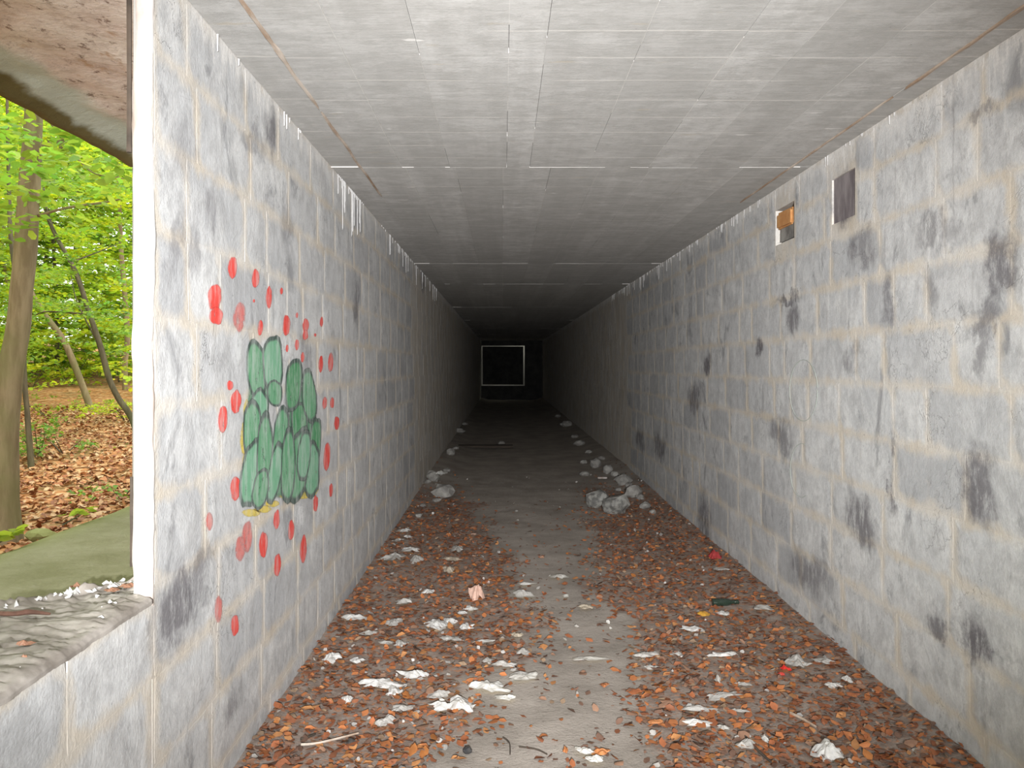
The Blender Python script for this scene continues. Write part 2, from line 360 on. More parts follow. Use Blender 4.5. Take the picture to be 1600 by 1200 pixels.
def block_wall(wall, x, s, y0, ymid, y1, zs, mat, mean, hole=None, skip=None):
    seed = 100 if s > 0 else 5000
    V, Fc, E, T = [], [], [], []; extra = []
    for ci in range(len(zs) - 1):
        z0, z1 = zs[ci], zs[ci + 1]; r = random.Random(seed + ci)
        y = y0 - r.uniform(0, mean) if skip is None else y0
        first = True
        while y < y1:
            ln = mean * r.choice((1, 1, 1, 1, .75, .5)) * r.uniform(.95, 1.05); seed += 1
            if first and skip is not None: ln *= r.uniform(.4, 1); first = False
            ya, yb = max(y, y0), min(y + ln, y1); y += ln
            if yb - ya < .08: continue
            bad = False
            for hl in (hole or ()):
                if hl[0] < yb - .02 and hl[1] > ya + .02 and hl[2] < z1 - .02 and hl[3] > z0 + .02:
                    if hl[2] > z0 + .05 and hl[3] > z1 - .12 or hl[3] < z1 - .05 and hl[2] < z0 + .12: pass
                    if ya < hl[0] - .08 and yb > hl[1] + .08: extra.append((hl[1], yb, z0, z1)); yb = hl[0]
                    elif ya < hl[0] - .08: yb = hl[0]
                    elif yb > hl[1] + .08: ya = hl[1]
                    else: bad = True
            if bad: continue
            tone = r.random() ** 3 * .9
            cheap = ya > ymid
            v, f, e, t = block_vf(x, s, ya, yb, z0, z1, seed, tone, cheap)
            if not cheap:
                link('block', mesh('block', v, f, attrs={'edge': e, 'tone': t}), mat, wall)
            else:
                b = len(V); V += v; Fc += [tuple(i + b for i in q) for q in f]; E += e; T += t
    for (ya, yb, z0, z1) in extra:
        seed += 1; v, f, e, t = block_vf(x, s, ya, yb, z0, z1, seed, .1); link('block', mesh('block', v, f, attrs={'edge': e, 'tone': t}), mat, wall)
    if V: tag(link('far_blockwork', mesh('far_blockwork', V, Fc, attrs={'edge': E, 'tone': T}), mat, wall), kind='stuff')
ZR = [0] + [.147 + .25 * k for k in range(10)] + [CEIL]
ZL = [0] + [.115 + .25 * k for k in range(10)] + [CEIL]
# right wall: mortar bed, then each block
wr = link('wall_right', None); wr['kind'] = 'structure'
def body(name, parent, mat, *bx):
    v, f = box_vf(*bx); o = link(name, mesh(name, v, f, attrs={'edge': [1.] * 8, 'tone': [.1] * 8}), mat, parent); return o
body('outer_mass', wr, M['earth'], XR + .12, XR + .9, Y0, YE + 6, -.3, CEIL + .05)
def span(px0, px1, py0, py1):
    ya, yb = F * XR / (px1 - VX), F * XR / (px0 - VX); y = (ya + yb) / 2
    return (ya, yb, CH - (py1 - VY) * y / F, CH - (py0 - VY) * y / F)
HOLES = [span(1212, 1241, 322, 378), span(1300, 1336, 272, 344)]
block_wall(wr, XR, -1, Y0, 11.0, YE, ZR, M['right'], .57, hole=HOLES)
ysb = sorted([Y0, YE] + [h[i] for h in HOLES for i in (0, 1)]); 
for a, b in zip(ysb, ysb[1:]):
    hh = [h for h in HOLES if h[0] <= a + 1e-6 and h[1] >= b - 1e-6]
    if hh:
        body('mortar_bed', wr, M['right'], XR, XR + .12, a, b, -.1, hh[0][2]); body('mortar_bed', wr, M['right'], XR, XR + .12, a, b, hh[0][3], CEIL + .05)
    else: body('mortar_bed', wr, M['right'], XR, XR + .12, a, b, -.1, CEIL + .05)
def lump(name, mat, size, loc, seed):
    bm = bmesh.new(); bmesh.ops.create_cube(bm, size=1); bmesh.ops.scale(bm, vec=size, verts=bm.verts); bmesh.ops.bevel(bm, geom=bm.edges[:], offset=.012, segments=2, affect='EDGES')
    for v_ in bm.verts: v_.co += Vector(noise.noise_vector(v_.co * 25 + Vector((seed, 0, 0)))) * .009
    me = bpy.data.meshes.new(name); bm.to_mesh(me); bm.free(); return link(name, me, mat, wr, loc)
h = HOLES[0]; ym = (h[0] + h[1]) / 2; zm = (h[2] + h[3]) / 2
cav = MB(); cav.box(XR + .10, XR + .12, h[0], h[1], h[2], h[3]); cav.build('cavity', M['dark_hole'], wr)
lump('brick', M['brick'], (.09, (h[1] - h[0]) * .75, .105), (XR + .045, ym + .02, h[3] - .075), 1)['label'] = 'orange brick fragment showing in the cavity'
lump('rubble_fill', M['rubble'], (.08, (h[1] - h[0]) * .8, .11), (XR + .055, ym, h[2] + .06), 2)
h = HOLES[1]; cav = MB(); cav.box(XR + .010, XR + .12, h[0], h[1], h[2], h[3]); cav.build('recessed_block', simple('dark_purple_grey_concrete', (.13, .11, .115), (.27, .24, .24), 10, stretch=(1, 2, .5), det=8), wr)['label'] = 'dark stained recessed half block'

# left wall starts at the jamb of the side opening
YJ = F * -XL / (VX - 237)          # depth of the jamb
ZS = CH - (930 - VY) * YJ / F      # sill height
wl = link('wall_left', None); wl['kind'] = 'structure'
body('mortar_bed', wl, M['left'], XL - .03, XL, YJ + .004, YE, -.1, CEIL + .05)
body('outer_leaf', wl, M['earth'], XL - .052, XL - .03, YJ + .004, YE, -.1, CEIL + .05)
body('outer_mass', wl, M['earth'], -1.95, XL - .06, 4.31, YE + 6, -.3, CEIL + .02)
block_wall(wl, XL, 1, YJ + .012, 8.6, YE, ZL, M['left'], .57, skip=True)
YS0 = -.9
body('mortar_bed', wl, M['left'], XL - .06, XL, Y0, YJ, -.1, ZS - .05)
block_wall(wl, XL, 1, Y0, 8.6, YJ + .012, [0, .115, .365, .615, ZS - .012], M['left'], .57)
body('near_pier', wl, M['left'], XL - .5, XL, Y0, YS0, ZS, CEIL)
body('parapet_mass', wl, M['earth'], -1.93, XL - .06, Y0, 4.3, -.3, .70)
# jamb: pale plaster edge of the opening
def noisy_grid(fn, nu, nv, flip=False, attrs=True):
    v = [fn(i / nu, k / nv) for i in range(nu + 1) for k in range(nv + 1)]; f = []
    for i in range(nu):
        for k in range(nv):
            q = (i * (nv + 1) + k, (i + 1) * (nv + 1) + k, (i + 1) * (nv + 1) + k + 1, i * (nv + 1) + k + 1)
            f.append(q[::-1] if flip else q)
    return v, f
def jamb_fn(u, t):
    z = ZS - .03 + t * (CEIL + .03 - ZS + .03)
    # profile runs from the wall face round the corner to the outer face
    pr = [(XL + .0025, YJ + .010), (XL + .003, YJ + .003), (XL + .002, YJ), (XL - .02, YJ - .003), (XL - .040, YJ - .002), (XL - .053, YJ + .004), (XL - .057, YJ + .02), (XL - .058, YJ + .35)]
    i = u * 7; a = int(min(6, i)); k = i - a
    x = pr[a][0] * (1 - k) + pr[a + 1][0] * k; y = pr[a][1] * (1 - k) + pr[a + 1][1] * k
    q = Vector((x * 9, y * 9, z * 5))
    rg = sstep(0, .1, t) * .4 + .6
    return (x + .005 * noise.noise(q) + .003 * noise.noise(q * 4), y + .006 * noise.noise(q + Vector((5, 1, 2))) + .003 * noise.noise(q * 4), z)
v, f = noisy_grid(jamb_fn, 7, 60)
w1 = empty('window_1', (XL, YJ - 1, ZS)); w1['kind'] = 'structure'
def keep(o, par):  # parent, keeping world place
    o.parent = par; o.matrix_parent_inverse = Matrix.Translation(par.location).inverted(); return o
keep(link('jamb', mesh('jamb', v, f, True), M['jamb']), w1)
def jamb_strip(pxa, pxb, pya, pyb, label):  # dark strips added along the gap line at the jamb's outer edge
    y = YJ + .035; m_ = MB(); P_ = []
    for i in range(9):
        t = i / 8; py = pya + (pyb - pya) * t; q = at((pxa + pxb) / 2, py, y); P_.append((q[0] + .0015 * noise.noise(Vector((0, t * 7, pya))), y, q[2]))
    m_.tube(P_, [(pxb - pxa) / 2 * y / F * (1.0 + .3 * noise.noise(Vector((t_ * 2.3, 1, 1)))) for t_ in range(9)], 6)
    o_ = keep(m_.build('dark_jamb_strip', M['dark_bar']), w1); o_['label'] = label
jamb_strip(198, 206, -75, 238, 'dark strip hanging behind the jamb')
jamb_strip(203, 208, 745, 885, 'short dark strip low behind the jamb')
def sill_fn(u, t):
    y = YS0 + t * (2.52 - YS0)
    inner = XL + .004 if y < YJ else XL - .064
    outer = -1.36 + .035 * noise.noise(Vector((y * 3, 0, 1))) + .02 * noise.noise(Vector((y * 11, 0, 1))) + .30 * sstep(2.08, 2.5, y)
    outer = min(outer, inner - .01)
    if u <= .5: x = inner + (outer - inner) * (u / .5) * .97
    z = 0
    prof = [(0, -.022), (.002, -.012), (.03, -.003), (.2, 0), (.4, -.004), (.6, -.004), (.8, -.002), (.93, .006), (.98, -.02), (1.02, -.08)]
    i = u * 9; a = int(min(8, i)); k = i - a
    fx = prof[a][0] * (1 - k) + prof[a + 1][0] * k; fz = prof[a][1] * (1 - k) + prof[a + 1][1] * k
    x = inner + (outer - inner) * fx
    q = Vector((x * 8, y * 8, 0)); amp = sstep(0, .1, fx)
    nz = noise.noise(q * .7) * .008 + noise.noise(q * 3) * .005 + noise.noise(q * 8) * .005 + noise.noise(q * 17) * .003 + .02 * max(0, noise.noise(q * 2.3)) * sstep(.8, .9, fx)
    return (x + .004 * noise.noise(q * 2), y, ZS + fz + nz * (.35 + amp))
v, f = noisy_grid(sill_fn, 45, 420)
keep(link('sill', mesh('sill', v, f, True, attrs={'edge': [.35] * len(v), 'tone': [.35] * len(v)}), M['sill']), w1)
mb = MB(); r_ = random.Random(3)
for _ in range(260):
    y = r_.uniform(.6, 2.5); crest = r_.random() < .7
    outer = -1.34 + .30 * sstep(2.08, 2.5, y)
    x = outer + r_.gauss(0, .018) if crest else r_.uniform(outer, XL - .03)
    if y > YJ - .02 and x > XL - .08: continue
    s_ = r_.uniform(.004, .014) * (1 if crest else .6); bb = [Vector((r_.gauss(0, 1), r_.gauss(0, 1), r_.gauss(0, 1))).normalized() * s_ * r_.uniform(.7, 1.2) for _ in range(6)]
    c_ = Vector((x, y, ZS + .002)); d_ = [Vector((1, 0, 0)), Vector((0, 1, 0)), Vector((-1, 0, 0)), Vector((0, -1, 0)), Vector((0, 0, .8)), Vector((0, 0, -.8))]
    mb.add([tuple(c_ + d_[i] * s_ + bb[i] * .5) for i in range(6)], [(0, 1, 4), (1, 2, 4), (2, 3, 4), (3, 0, 4), (1, 0, 5), (2, 1, 5), (3, 2, 5), (0, 3, 5)])
tag(keep(mb.build('mortar_crumbs', simple('pale_mortar_crumbs', (.40, .38, .36), (.66, .65, .64), 12)), w1), kind='stuff')
def ledge_fn(u, t):
    y = Y0 + t * (4.32 - Y0)
    prof = [(XL - .05, 0), (-1.4, 0), (-1.7, 0), (-1.88, -.003), (-1.935, -.015), (-1.95, -.05), (-1.955, -.5), (-1.955, -1.0)]
    i = u * 7; a = int(min(6, i)); k = i - a
    x = prof[a][0] * (1 - k) + prof[a + 1][0] * k; z = prof[a][1] * (1 - k) + prof[a + 1][1] * k
    return (x + .01 * noise.noise(Vector((x, y * 4, z * 3))), y, CH - .71 + z + .006 * noise.noise(Vector((x * 5, y * 5, 0))))
v, f = noisy_grid(ledge_fn, 28, 90)
keep(link('ledge', mesh('ledge', v, f, True), M['moss']), w1)

# ceiling: cast strips between seams, each strip a piece
ce = link('ceiling', None); ce['kind'] = 'structure'
body('roof_slab', ce, M['earth'], -2.1, 2.6, Y0, YE + .2, CEIL + .14, CEIL + .5)
xs0 = [XL - .0, -.80, -.57, -.30, .02, .15, .48, .82, 1.05, 1.33, 1.62, XR + .01]
xs1 = [XL - .0, -.80, -.55, -.27, .0, .27, .55, .84, 1.10, 1.36, 1.62, XR + .01]
bays = [Y0, 4.62, 8.96, 11.2, 15.6, 20, 24.4, 28.8, 33.2, YE + .1]
seams = MB()
for b in range(len(bays) - 1):
    xs = xs0 if b == 0 else xs1
    for i in range(len(xs) - 1):
        r = random.Random(b * 50 + i); z = CEIL + r.uniform(0, .0015) + (.004 if i in (0, len(xs) - 2) else 0)
        tone = r.random() * .9
        nseg = 3
        v = []; f = []
        x0, x1, y0, y1 = xs[i] + .0008, xs[i + 1] - .0008, bays[b] + .001, bays[b + 1] - .001
        for k in range(nseg + 1):
            yy = y0 + (y1 - y0) * k / nseg; dz = .002 * noise.noise(Vector((x0 * 3, yy, 0)))
            v += [(x0, yy, z + dz), (x1, yy, z + dz), (x1, yy, z + .13), (x0, yy, z + .13)]
        for k in range(nseg):
            q = k * 4
            f += [(q, q + 4, q + 5, q + 1), (q + 1, q + 5, q + 6, q + 2), (q + 2, q + 6, q + 7, q + 3), (q + 3, q + 7, q + 4, q)]
        f += [(0, 1, 2, 3), (nseg * 4 + 3, nseg * 4 + 2, nseg * 4 + 1, nseg * 4)]
        o = link('cast_panel', mesh('cast_panel', v, f, attrs={'tone': [tone] * len(v)}), M['ceiling'], ce)
        if i > 0:
            y = y0
            while y < y1:     # broken ridge of cement squeezed out between the boards
                ln = r.uniform(.1, .5)
                if r.random() < .72:
                    wd = r.uniform(.0005, .0010); seams.box(xs[i] - wd, xs[i] + wd, y, min(y + ln, y1), CEIL - r.uniform(.0002, .0008), CEIL + .02)
                y += ln
    x = XL
    if b:
        while x < XR:
            ln = rnd.uniform(.05, .35)
            if rnd.random() < .8: seams.box(x, min(x + ln, XR), bays[b] - .002, bays[b] + .002, CEIL - rnd.uniform(.0001, .0005), CEIL + .02)
            x += ln
tag(seams.build('cement_seam', M['seam'], ce), kind='stuff')
# timber strips left in the slab near both walls
def batten(x, ya, yb, seed, wd):
    pts = []; n_ = 26
    mb = MB(); r = random.Random(seed); vv = []; ff = []
    for k in range(n_ + 1):
        y = ya + (yb - ya) * k / n_; c_ = x + .008 * noise.noise(Vector((y * 3, seed, 0))); w_ = wd * (.6 + .5 * abs(noise.noise(Vector((y * 6, seed, 4)))) * 2)
        if k in (0, n_): w_ *= .2
        zz = CEIL - .006 - .004 * noise.noise(Vector((y * 9, seed, 8)))
        vv += [(c_ - w_, y, CEIL + .012), (c_ - w_ * .6, y, zz), (c_ + w_ * .6, y, zz), (c_ + w_, y, CEIL + .012)]
    for k in range(n_):
        for a in range(3): ff.append((k * 4 + a, (k + 1) * 4 + a, (k + 1) * 4 + a + 1, k * 4 + a + 1))
    mb.add(vv, ff); return mb.build('timber_strip', M['timber'], ce)
batten(-.80, 2.0, 3.55, 1, .013); batten(-.80, 3.6, 5.4, 2, .012); batten(1.62, 2.0, 3.3, 3, .012); batten(1.62, 3.4, 5.6, 4, .008)
# overhang of the roof slab beyond the side opening, edge turned down
def over_fn(u, t):
    y = Y0 + t * (4.32 - Y0)
    prof = [(XL - .0, 0), (-1.2, .0), (-1.45, 0), (-1.68, -.005), (-1.80, -.02), (-1.88, -.045), (-1.93, -.075), (-1.97, -.07), (-1.99, .0), (-2.0, .5)]
    i = u * 9; a = int(min(8, i)); k = i - a
    x = prof[a][0] * (1 - k) + prof[a + 1][0] * k; z = prof[a][1] * (1 - k) + prof[a + 1][1] * k
    q = Vector((x * 6, y * 6, 0)); am = sstep(-1.0, -1.1, x) if x > -1.1 else 1
    return (x + .012 * noise.noise(q + Vector((0, 0, 5))) * am, y, CEIL + .01 + z + am * (.012 * noise.noise(q) + .006 * noise.noise(q * 3)))
v, f = noisy_grid(over_fn, 36, 90, True)
link('overhang', mesh('overhang', v, f, True), M['overhang'], ce)

# lime drips along the head of both walls
def drips(parent, x, s, ranges, seed):
    mb = MB(); r = random.Random(seed)
    for (ya, yb, num, mx) in ranges:
        for _ in range(num):
            y = r.uniform(ya, yb); l = mx * r.random() ** 3 + .012; w_ = r.uniform(.0008, .0022)
            top = CEIL + .002
            mb.add([(x + s * .003, y - w_ * 1.6, top), (x + s * .003, y + w_ * 1.6, top), (x + s * .004, y + w_ * .5, top - l), (x + s * .004, y - w_ * .5, top - l),
                    (x + s * .0085, y, top), (x + s * .0075, y, top - l * .95)], [(0, 3, 5, 4), (4, 5, 2, 1), (3, 2, 5)])
    tag(mb.build('lime_drip', M['lime'], parent), kind='stuff')
drips(wl, XL, 1, [(3.6, 4.0, 6, .09), (4.75, 5.7, 40, .30), (6.4, 12, 55, .22), (2.6, 3.2, 2, .05)], 1)
drips(wr, XR, -1, [(3.6, 4.4, 8, .05), (5.4, 7.5, 24, .07), (7.5, 13, 70, .16)], 2)

# far end: wall with a square opening, an unseen open shaft added to light the rim, then a second wall
we = link('wall_back', None); we['kind'] = 'structure'
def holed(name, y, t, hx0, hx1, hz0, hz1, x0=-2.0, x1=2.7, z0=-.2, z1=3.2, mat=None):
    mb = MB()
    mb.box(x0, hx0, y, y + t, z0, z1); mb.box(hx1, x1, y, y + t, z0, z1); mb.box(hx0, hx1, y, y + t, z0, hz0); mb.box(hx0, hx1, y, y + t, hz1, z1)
    return mb.build(name, mat or M['dim_end'], we)
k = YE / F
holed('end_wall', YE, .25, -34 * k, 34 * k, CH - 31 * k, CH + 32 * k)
k2 = (YE + 1.6) / F
holed('second_wall', YE + 1.6, .3, -32.3 * k2, 31.6 * k2, CH - 29.2 * k2, CH + 30.6 * k2, z1=3.6, mat=M['earth'])
mb = MB(); mb.box(-2, 2.7, YE + 5.8, YE + 6, -.2, 3.5); mb.box(-2, 2.7, YE + 1.9, YE + 6, 3.3, 3.6); mb.box(-2, .5, YE, YE + 1.25, 3.05, 3.3); mb.box(.5, 2.7, YE, YE + .7, 3.05, 3.3); mb.box(-2, -1.9, YE, YE + 6, -.2, 3.6); mb.box(2.6, 2.7, YE, YE + 6, -.2, 3.6); mb.build('rear_chamber', M['dim_end'], we)  # roof slot over the added shaft is sized to set the rim's brightness

# floor
fl_o = None
ys = list(np.arange(Y0, 12, .045)) + list(np.arange(12, YE + 6, .35)); xs = list(np.linspace(XL - .02, XR + .02, 60))
def path(y):
    P = [(0, .2, .45), (3.07, .22, .40), (3.96, .33, .30), (4.9, .42, .17), (6.0, .36, .26), (6.8, .34, .38), (8.5, .28, .55), (10.6, .24, .75), (14, .3, 1.0), (60, .3, 1.1)]
    for a, b in zip(P, P[1:]):
        if y <= b[0]:
            t = max(0, (y - a[0]) / (b[0] - a[0])); return a[1] + (b[1] - a[1]) * t, a[2] + (b[2] - a[2]) * t
    return .3, 1.1
def litter(x, y):
    c_, hw = path(y); d = abs(x - c_) - hw + .25 * noise.noise(Vector((x * 2.5, y * 2, 7)))
    return sstep(-.15, .25, d) * (1 - sstep(7.5, 11.5, y) * .75)
v = [(x, y, floor_h(x, y)) for y in ys for x in xs]; lit = [litter(p[0], p[1]) for p in v]; nx = len(xs)
f = [(i * nx + j, i * nx + j + 1, (i + 1) * nx + j + 1, (i + 1) * nx + j) for i in range(len(ys) - 1) for j in range(nx - 1)]
fo = link('floor', mesh('floor', v, f, True, attrs={'litter': lit}), M['floor']); fo['kind'] = 'structure'

# ------------------------------------------------------------------ graffiti on the left wall
def gp(x, y): return (280 + x * .5505, 360 + y * .55)
def blob(mb, cx, cy, w_, h_, layer, fill, rim=None, al=1., rot=0., soft=.3, seed=0, sup=2.):
    """an ellipse in photograph pixels, laid on the wall; alpha fades at its edge"""
    n_ = 20; rs = [0, .55, .8, 1.0] if rim is None else [0, .55, .78, .86, .94, 1.03]
    v = []; c = []
    for ri, r_ in enumerate(rs):
        for k in range(n_):
            a = 2 * math.pi * k / n_
            rr = r_ * (1 + .16 * noise.noise(Vector((math.cos(a) * 1.5 + seed, math.sin(a) * 1.5, seed * 3.1))) + .05 * noise.noise(Vector((math.cos(a) * 4, math.sin(a) * 4 + seed, 2))))
            ex = math.copysign(abs(math.cos(a)) ** (2 / sup), math.cos(a)) * w_ / 2 * rr; ey = math.copysign(abs(math.sin(a)) ** (2 / sup), math.sin(a)) * h_ / 2 * rr
            X = cx + ex * math.cos(rot) - ey * math.sin(rot); Y = cy + ex * math.sin(rot) + ey * math.cos(rot)
            v.append(on_left(*gp(X, Y), off=.0036 + layer * .0001))
            if rim is None: c.append((*fill, al if ri < len(rs) - 2 else al * .8 if ri == len(rs) - 2 else 0.))
            else: c.append((*fill, al) if ri < 3 else (*rim, .9 * al) if ri < 5 else (*rim, 0.))
    f = [()]
    for ri in range(len(rs) - 1):
        for k in range(n_):
            k2 = (k + 1) % n_; f.append((ri * n_ + k, (ri + 1) * n_ + k, (ri + 1) * n_ + k2, ri * n_ + k2))
    f = f[1:]
    mb.v += v; mb.f += f; mb.c += c
gr = empty('graffiti', on_left(*gp(285, 600), off=.01)); tag(gr, 'green bubble-shaped graffiti with dark outlines, yellow edging and red spots sprayed on the wall beside the side opening', 'graffiti')
gr['label'] = 'green bubble graffiti with dark outlines and red spots sprayed on the block wall'
RED = (.72, .07, .055)
spots = [(149, 105, 26, 62), (214, 137, 21, 54), (98, 190, 40, 78), (103, 243, 38, 54), (252, 190, 18, 62), (288, 172, 8, 20), (168, 245, 34, 92), (228, 277, 14, 46), (302, 270, 20, 66), (332, 241, 7, 16), (357, 270, 17, 40), (356, 297, 15, 30), (402, 260, 9, 30), (384, 297, 7, 10),
         (332, 325, 11, 32), (304, 335, 8, 22), (348, 360, 10, 30), (400, 380, 13, 48), (428, 375, 14, 58), (141, 440, 18, 28), (158, 488, 28, 72), (121, 537, 26, 78), (411, 490, 12, 36), (432, 490, 12, 32), (445, 548, 14, 42), (417, 643, 18, 84), (157, 733, 28, 72), (82, 828, 20, 60), (429, 738, 10, 40),
         (385, 775, 14, 50), (274, 822, 16, 60), (315, 852, 17, 62), (190, 870, 30, 100), (170, 905, 30, 80), (236, 893, 22, 78), (350, 905, 18, 82), (276, 950, 20, 68), (108, 1075, 22, 84), (155, 1122, 22, 64), (209, 200, 6, 10)]
def deco(name, args, rots=0.):
    mb = MB(); 
    for a in args: blob(mb, *a[:4], **a[4])
    o = mb.build(name, M['paint']); keep(o, gr); return o
for i, s_ in enumerate(spots):
    faint = i in (6, 32, 33, 37, 27); s_ = (s_[0], s_[1], s_[2] * 1.12, s_[3] * 1.08)
    deco('red_spot', [(*s_, dict(layer=2 + i * .12, fill=RED if not faint else (.66, .17, .15), al=1. if not faint else .62, seed=i, rot=.05))])
YEL = (.66, .50, .07)
for p in [[q_] for L_ in [[(202, 802, 60, 26), (235, 792, 50, 24), (262, 776, 44, 24)], [(300, 752, 50, 24), (345, 752, 60, 26), (378, 738, 40, 30)], [(188, 660, 26, 80), (182, 590, 26, 110), (190, 515, 22, 80)]] for q_ in L_]:
    deco('yellow_edging', [(*q, dict(layer=0, fill=YEL, al=.72, seed=q[0])) for q in p])
for q in [(165, 330, 30, 120), (190, 830, 50, 60), (300, 330, 60, 90), (340, 810, 40, 90)]:
    deco('white_underspray', [(*q, dict(layer=-1, fill=(.74, .74, .74), al=.55))])
G1 = (.12, .32, .17); G2 = (.17, .39, .24); G3 = (.07, .26, .11); DK = (.06, .09, .075)
lobes = [(216, 395, 60, 165, G1), (264, 378, 60, 175, G2), (224, 515, 54, 130, G2), (268, 462, 44, 80, G1), (338, 545, 48, 120, G3), (322, 440, 50, 160, G3), (366, 470, 42, 160, G1),
         (204, 575, 58, 190, G1), (384, 605, 34, 160, G3), (374, 680, 46, 170, G2), (336, 665, 60, 220, G1), (205, 690, 66, 215, G2), (240, 640, 50, 250, G1), (284, 585, 44, 190, G1), (268, 690, 40, 190, G2), (306, 672, 42, 220, G1), (352, 640, 40, 150, G2), (228, 735, 46, 120, G1)]
for q in [(222, 560, 70, 420), (340, 600, 80, 330), (285, 660, 90, 220)]:
    deco('green_fill', [(*q, dict(layer=1.5, fill=(.10, .24, .14), al=.8, seed=q[0], sup=2.6))])
for i, q in enumerate(lobes):
    deco('green_bubble', [(*q[:4], dict(layer=7 + i * .5, fill=q[4], rim=DK, al=.95, seed=i + 40, rot=(i % 3 - 1) * .08 + (.1 if i > 8 else 0), sup=2.3))])
# faint green chalk ring on the right wall
mb = MB()
for (cx, cy, rx, ry, a0, a1) in ((1258, 610, 22, 48, 0, 6.2), (1255, 735, 18, 42, 1.2, 5.0)):
    pts = []
    for k in range(26):
        a = a0 + (a1 - a0) * k / 25; pts.append(on_right(cx + rx * math.cos(a), cy + ry * math.sin(a), .0085))
    mb.tube(pts, .0016, 4, (.36, .44, .37, .5))
o = mb.build('chalk_ring', simple('faint_green_chalk', (.38, .43, .38), (.46, .49, .45), 9)); tag(o, 'faint thin green chalk loops drawn on the right block wall', 'graffiti')

# ------------------------------------------------------------------ leaves
def leaf_cloud(P, size, yaw, tilt, cols, curl=.25, wid=.6):
    """numpy batch of folded leaves: 6 verts, 2 quads each"""
    n_ = len(P); s = np.asarray(size)
    loc = np.array([(0, 0, 0), (-.5, .33, .12), (-.42, .72, .10), (0, 1, 0.), (.42, .72, .10), (.5, .33, .12)])
    loc = loc * np.array([wid, 1, curl]); loc[:, 1] -= .5
    V = loc[None] * s[:, None, None]
    V[:, 3, 2] += s * curl * .35 * rng.uniform(-1, 1.5, n_); V[:, 1, 2] += s * curl * .3 * rng.uniform(-1, 1, n_); V[:, 5, 2] += s * curl * .3 * rng.uniform(-1, 1, n_)
    tx, ty = tilt
    ca, sa = np.cos(tx)[:, None], np.sin(tx)[:, None]; y = V[:, :, 1] * ca - V[:, :, 2] * sa; z = V[:, :, 1] * sa + V[:, :, 2] * ca; V[:, :, 1], V[:, :, 2] = y, z
    ca, sa = np.cos(ty)[:, None], np.sin(ty)[:, None]; x = V[:, :, 0] * ca + V[:, :, 2] * sa; z = -V[:, :, 0] * sa + V[:, :, 2] * ca; V[:, :, 0], V[:, :, 2] = x, z
    ca, sa = np.cos(yaw)[:, None], np.sin(yaw)[:, None]; x = V[:, :, 0] * ca - V[:, :, 1] * sa; y = V[:, :, 0] * sa + V[:, :, 1] * ca; V[:, :, 0], V[:, :, 1] = x, y
    V += np.asarray(P)[:, None, :]
    b = (np.arange(n_) * 6)[:, None]
    Fq = np.concatenate([b + np.array([[0, 3, 2, 1]]), b + np.array([[0, 5, 4, 3]])], 1).reshape(-1, 4)
    return V.reshape(-1, 3), Fq, np.repeat(np.asarray(cols), 6, axis=0)
def fast_mesh(name, V, Fq, cols):
    me = bpy.data.meshes.new(name); me.vertices.add(len(V)); me.vertices.foreach_set('co', V.astype(np.float32).ravel())
    me.loops.add(len(Fq) * 4); me.loops.foreach_set('vertex_index', Fq.astype(np.int32).ravel())
    me.polygons.add(len(Fq)); me.polygons.foreach_set('loop_start', np.arange(0, len(Fq) * 4, 4, dtype=np.int32))
    a = me.color_attributes.new('Col', 'FLOAT_COLOR', 'POINT'); c = np.ones((len(V), 4), np.float32); c[:, :3] = cols; a.data.foreach_set('color', c.ravel())
    me.update(calc_edges=True); me.validate(); return me
DEADC = np.array([(.48, .175, .065), (.38, .13, .055), (.29, .11, .055), (.21, .12, .085), (.50, .23, .09), (.30, .17, .11), (.38, .26, .17), (.45, .17, .05)])
def dead_cols(n_): return DEADC[rng.choice(len(DEADC), n_, p=[.2, .2, .17, .15, .07, .12, .05, .04])] * rng.uniform(.75, 1.2, (n_, 1))

# individual leaves: near the camera, biggest in the picture
proto = []
for k in range(12):
    V, Fq, cc = leaf_cloud(np.zeros((1, 3)), [1.], np.zeros(1), (np.zeros(1), np.zeros(1)), dead_cols(1), .9, rng.uniform(.55, .8))
    V[:, 2] -= V[:, 2].min(); proto.append((fast_mesh('fallen_leaf', V, Fq, cc), cc[0]))
    proto[-1][0].materials.append(M['dead'])
cnt = 0; taken = 0
while cnt < 290:
    y = 2.85 + 2.3 * rnd.random() ** 1.5; x = rnd.uniform(max(XL + .05, -(786) * y / F), min(XR - .05, 814 * y / F))
    if x > 0 and x > (1500 - VX) / F * y + .15: continue
    if rnd.random() > max(.03, litter(x, y)): continue
    py = VY + (CH) * F / y
    if py > 1215: continue
    k = rnd.randrange(12); s_ = rnd.uniform(.035, .065)
    o = bpy.data.objects.new('fallen_leaf', proto[k][0]); C.objects.link(o)
    o.location = (x, y, floor_h(x, y) + .006 + rnd.random() * .012); o.scale = (s_, s_, s_ * .6); o.rotation_euler = (rnd.uniform(-.3, .3), rnd.uniform(-.3, .3), rnd.uniform(0, 6.28))
    side = 'beside the graffiti wall' if x < .1 else 'along the right-hand wall'
    hue = proto[k][1]; nm = 'orange-brown' if hue[0] > .34 else 'dark brown' if hue[0] < .22 else 'russet'
    tag(o, f'{nm} curled dead leaf lying in the litter {side}', 'leaf', f'{nm} dead leaves {side}'); cnt += 1
pts = []
while len(pts) < 17000:
    y = 1.9 + 10.7 * rnd.random() ** 1.5; x = rnd.uniform(XL + .01, XR - .01); q = litter(x, y)
    if rnd.random() > q * (1 - .85 * sstep(8, 11, y)) + .05 * (y < 9) + .07 * (y < 7): continue
    pts.append((x, y, floor_h(x, y) + .004 + rnd.random() ** 2 * .014))
P = np.array(pts); n_ = len(P)
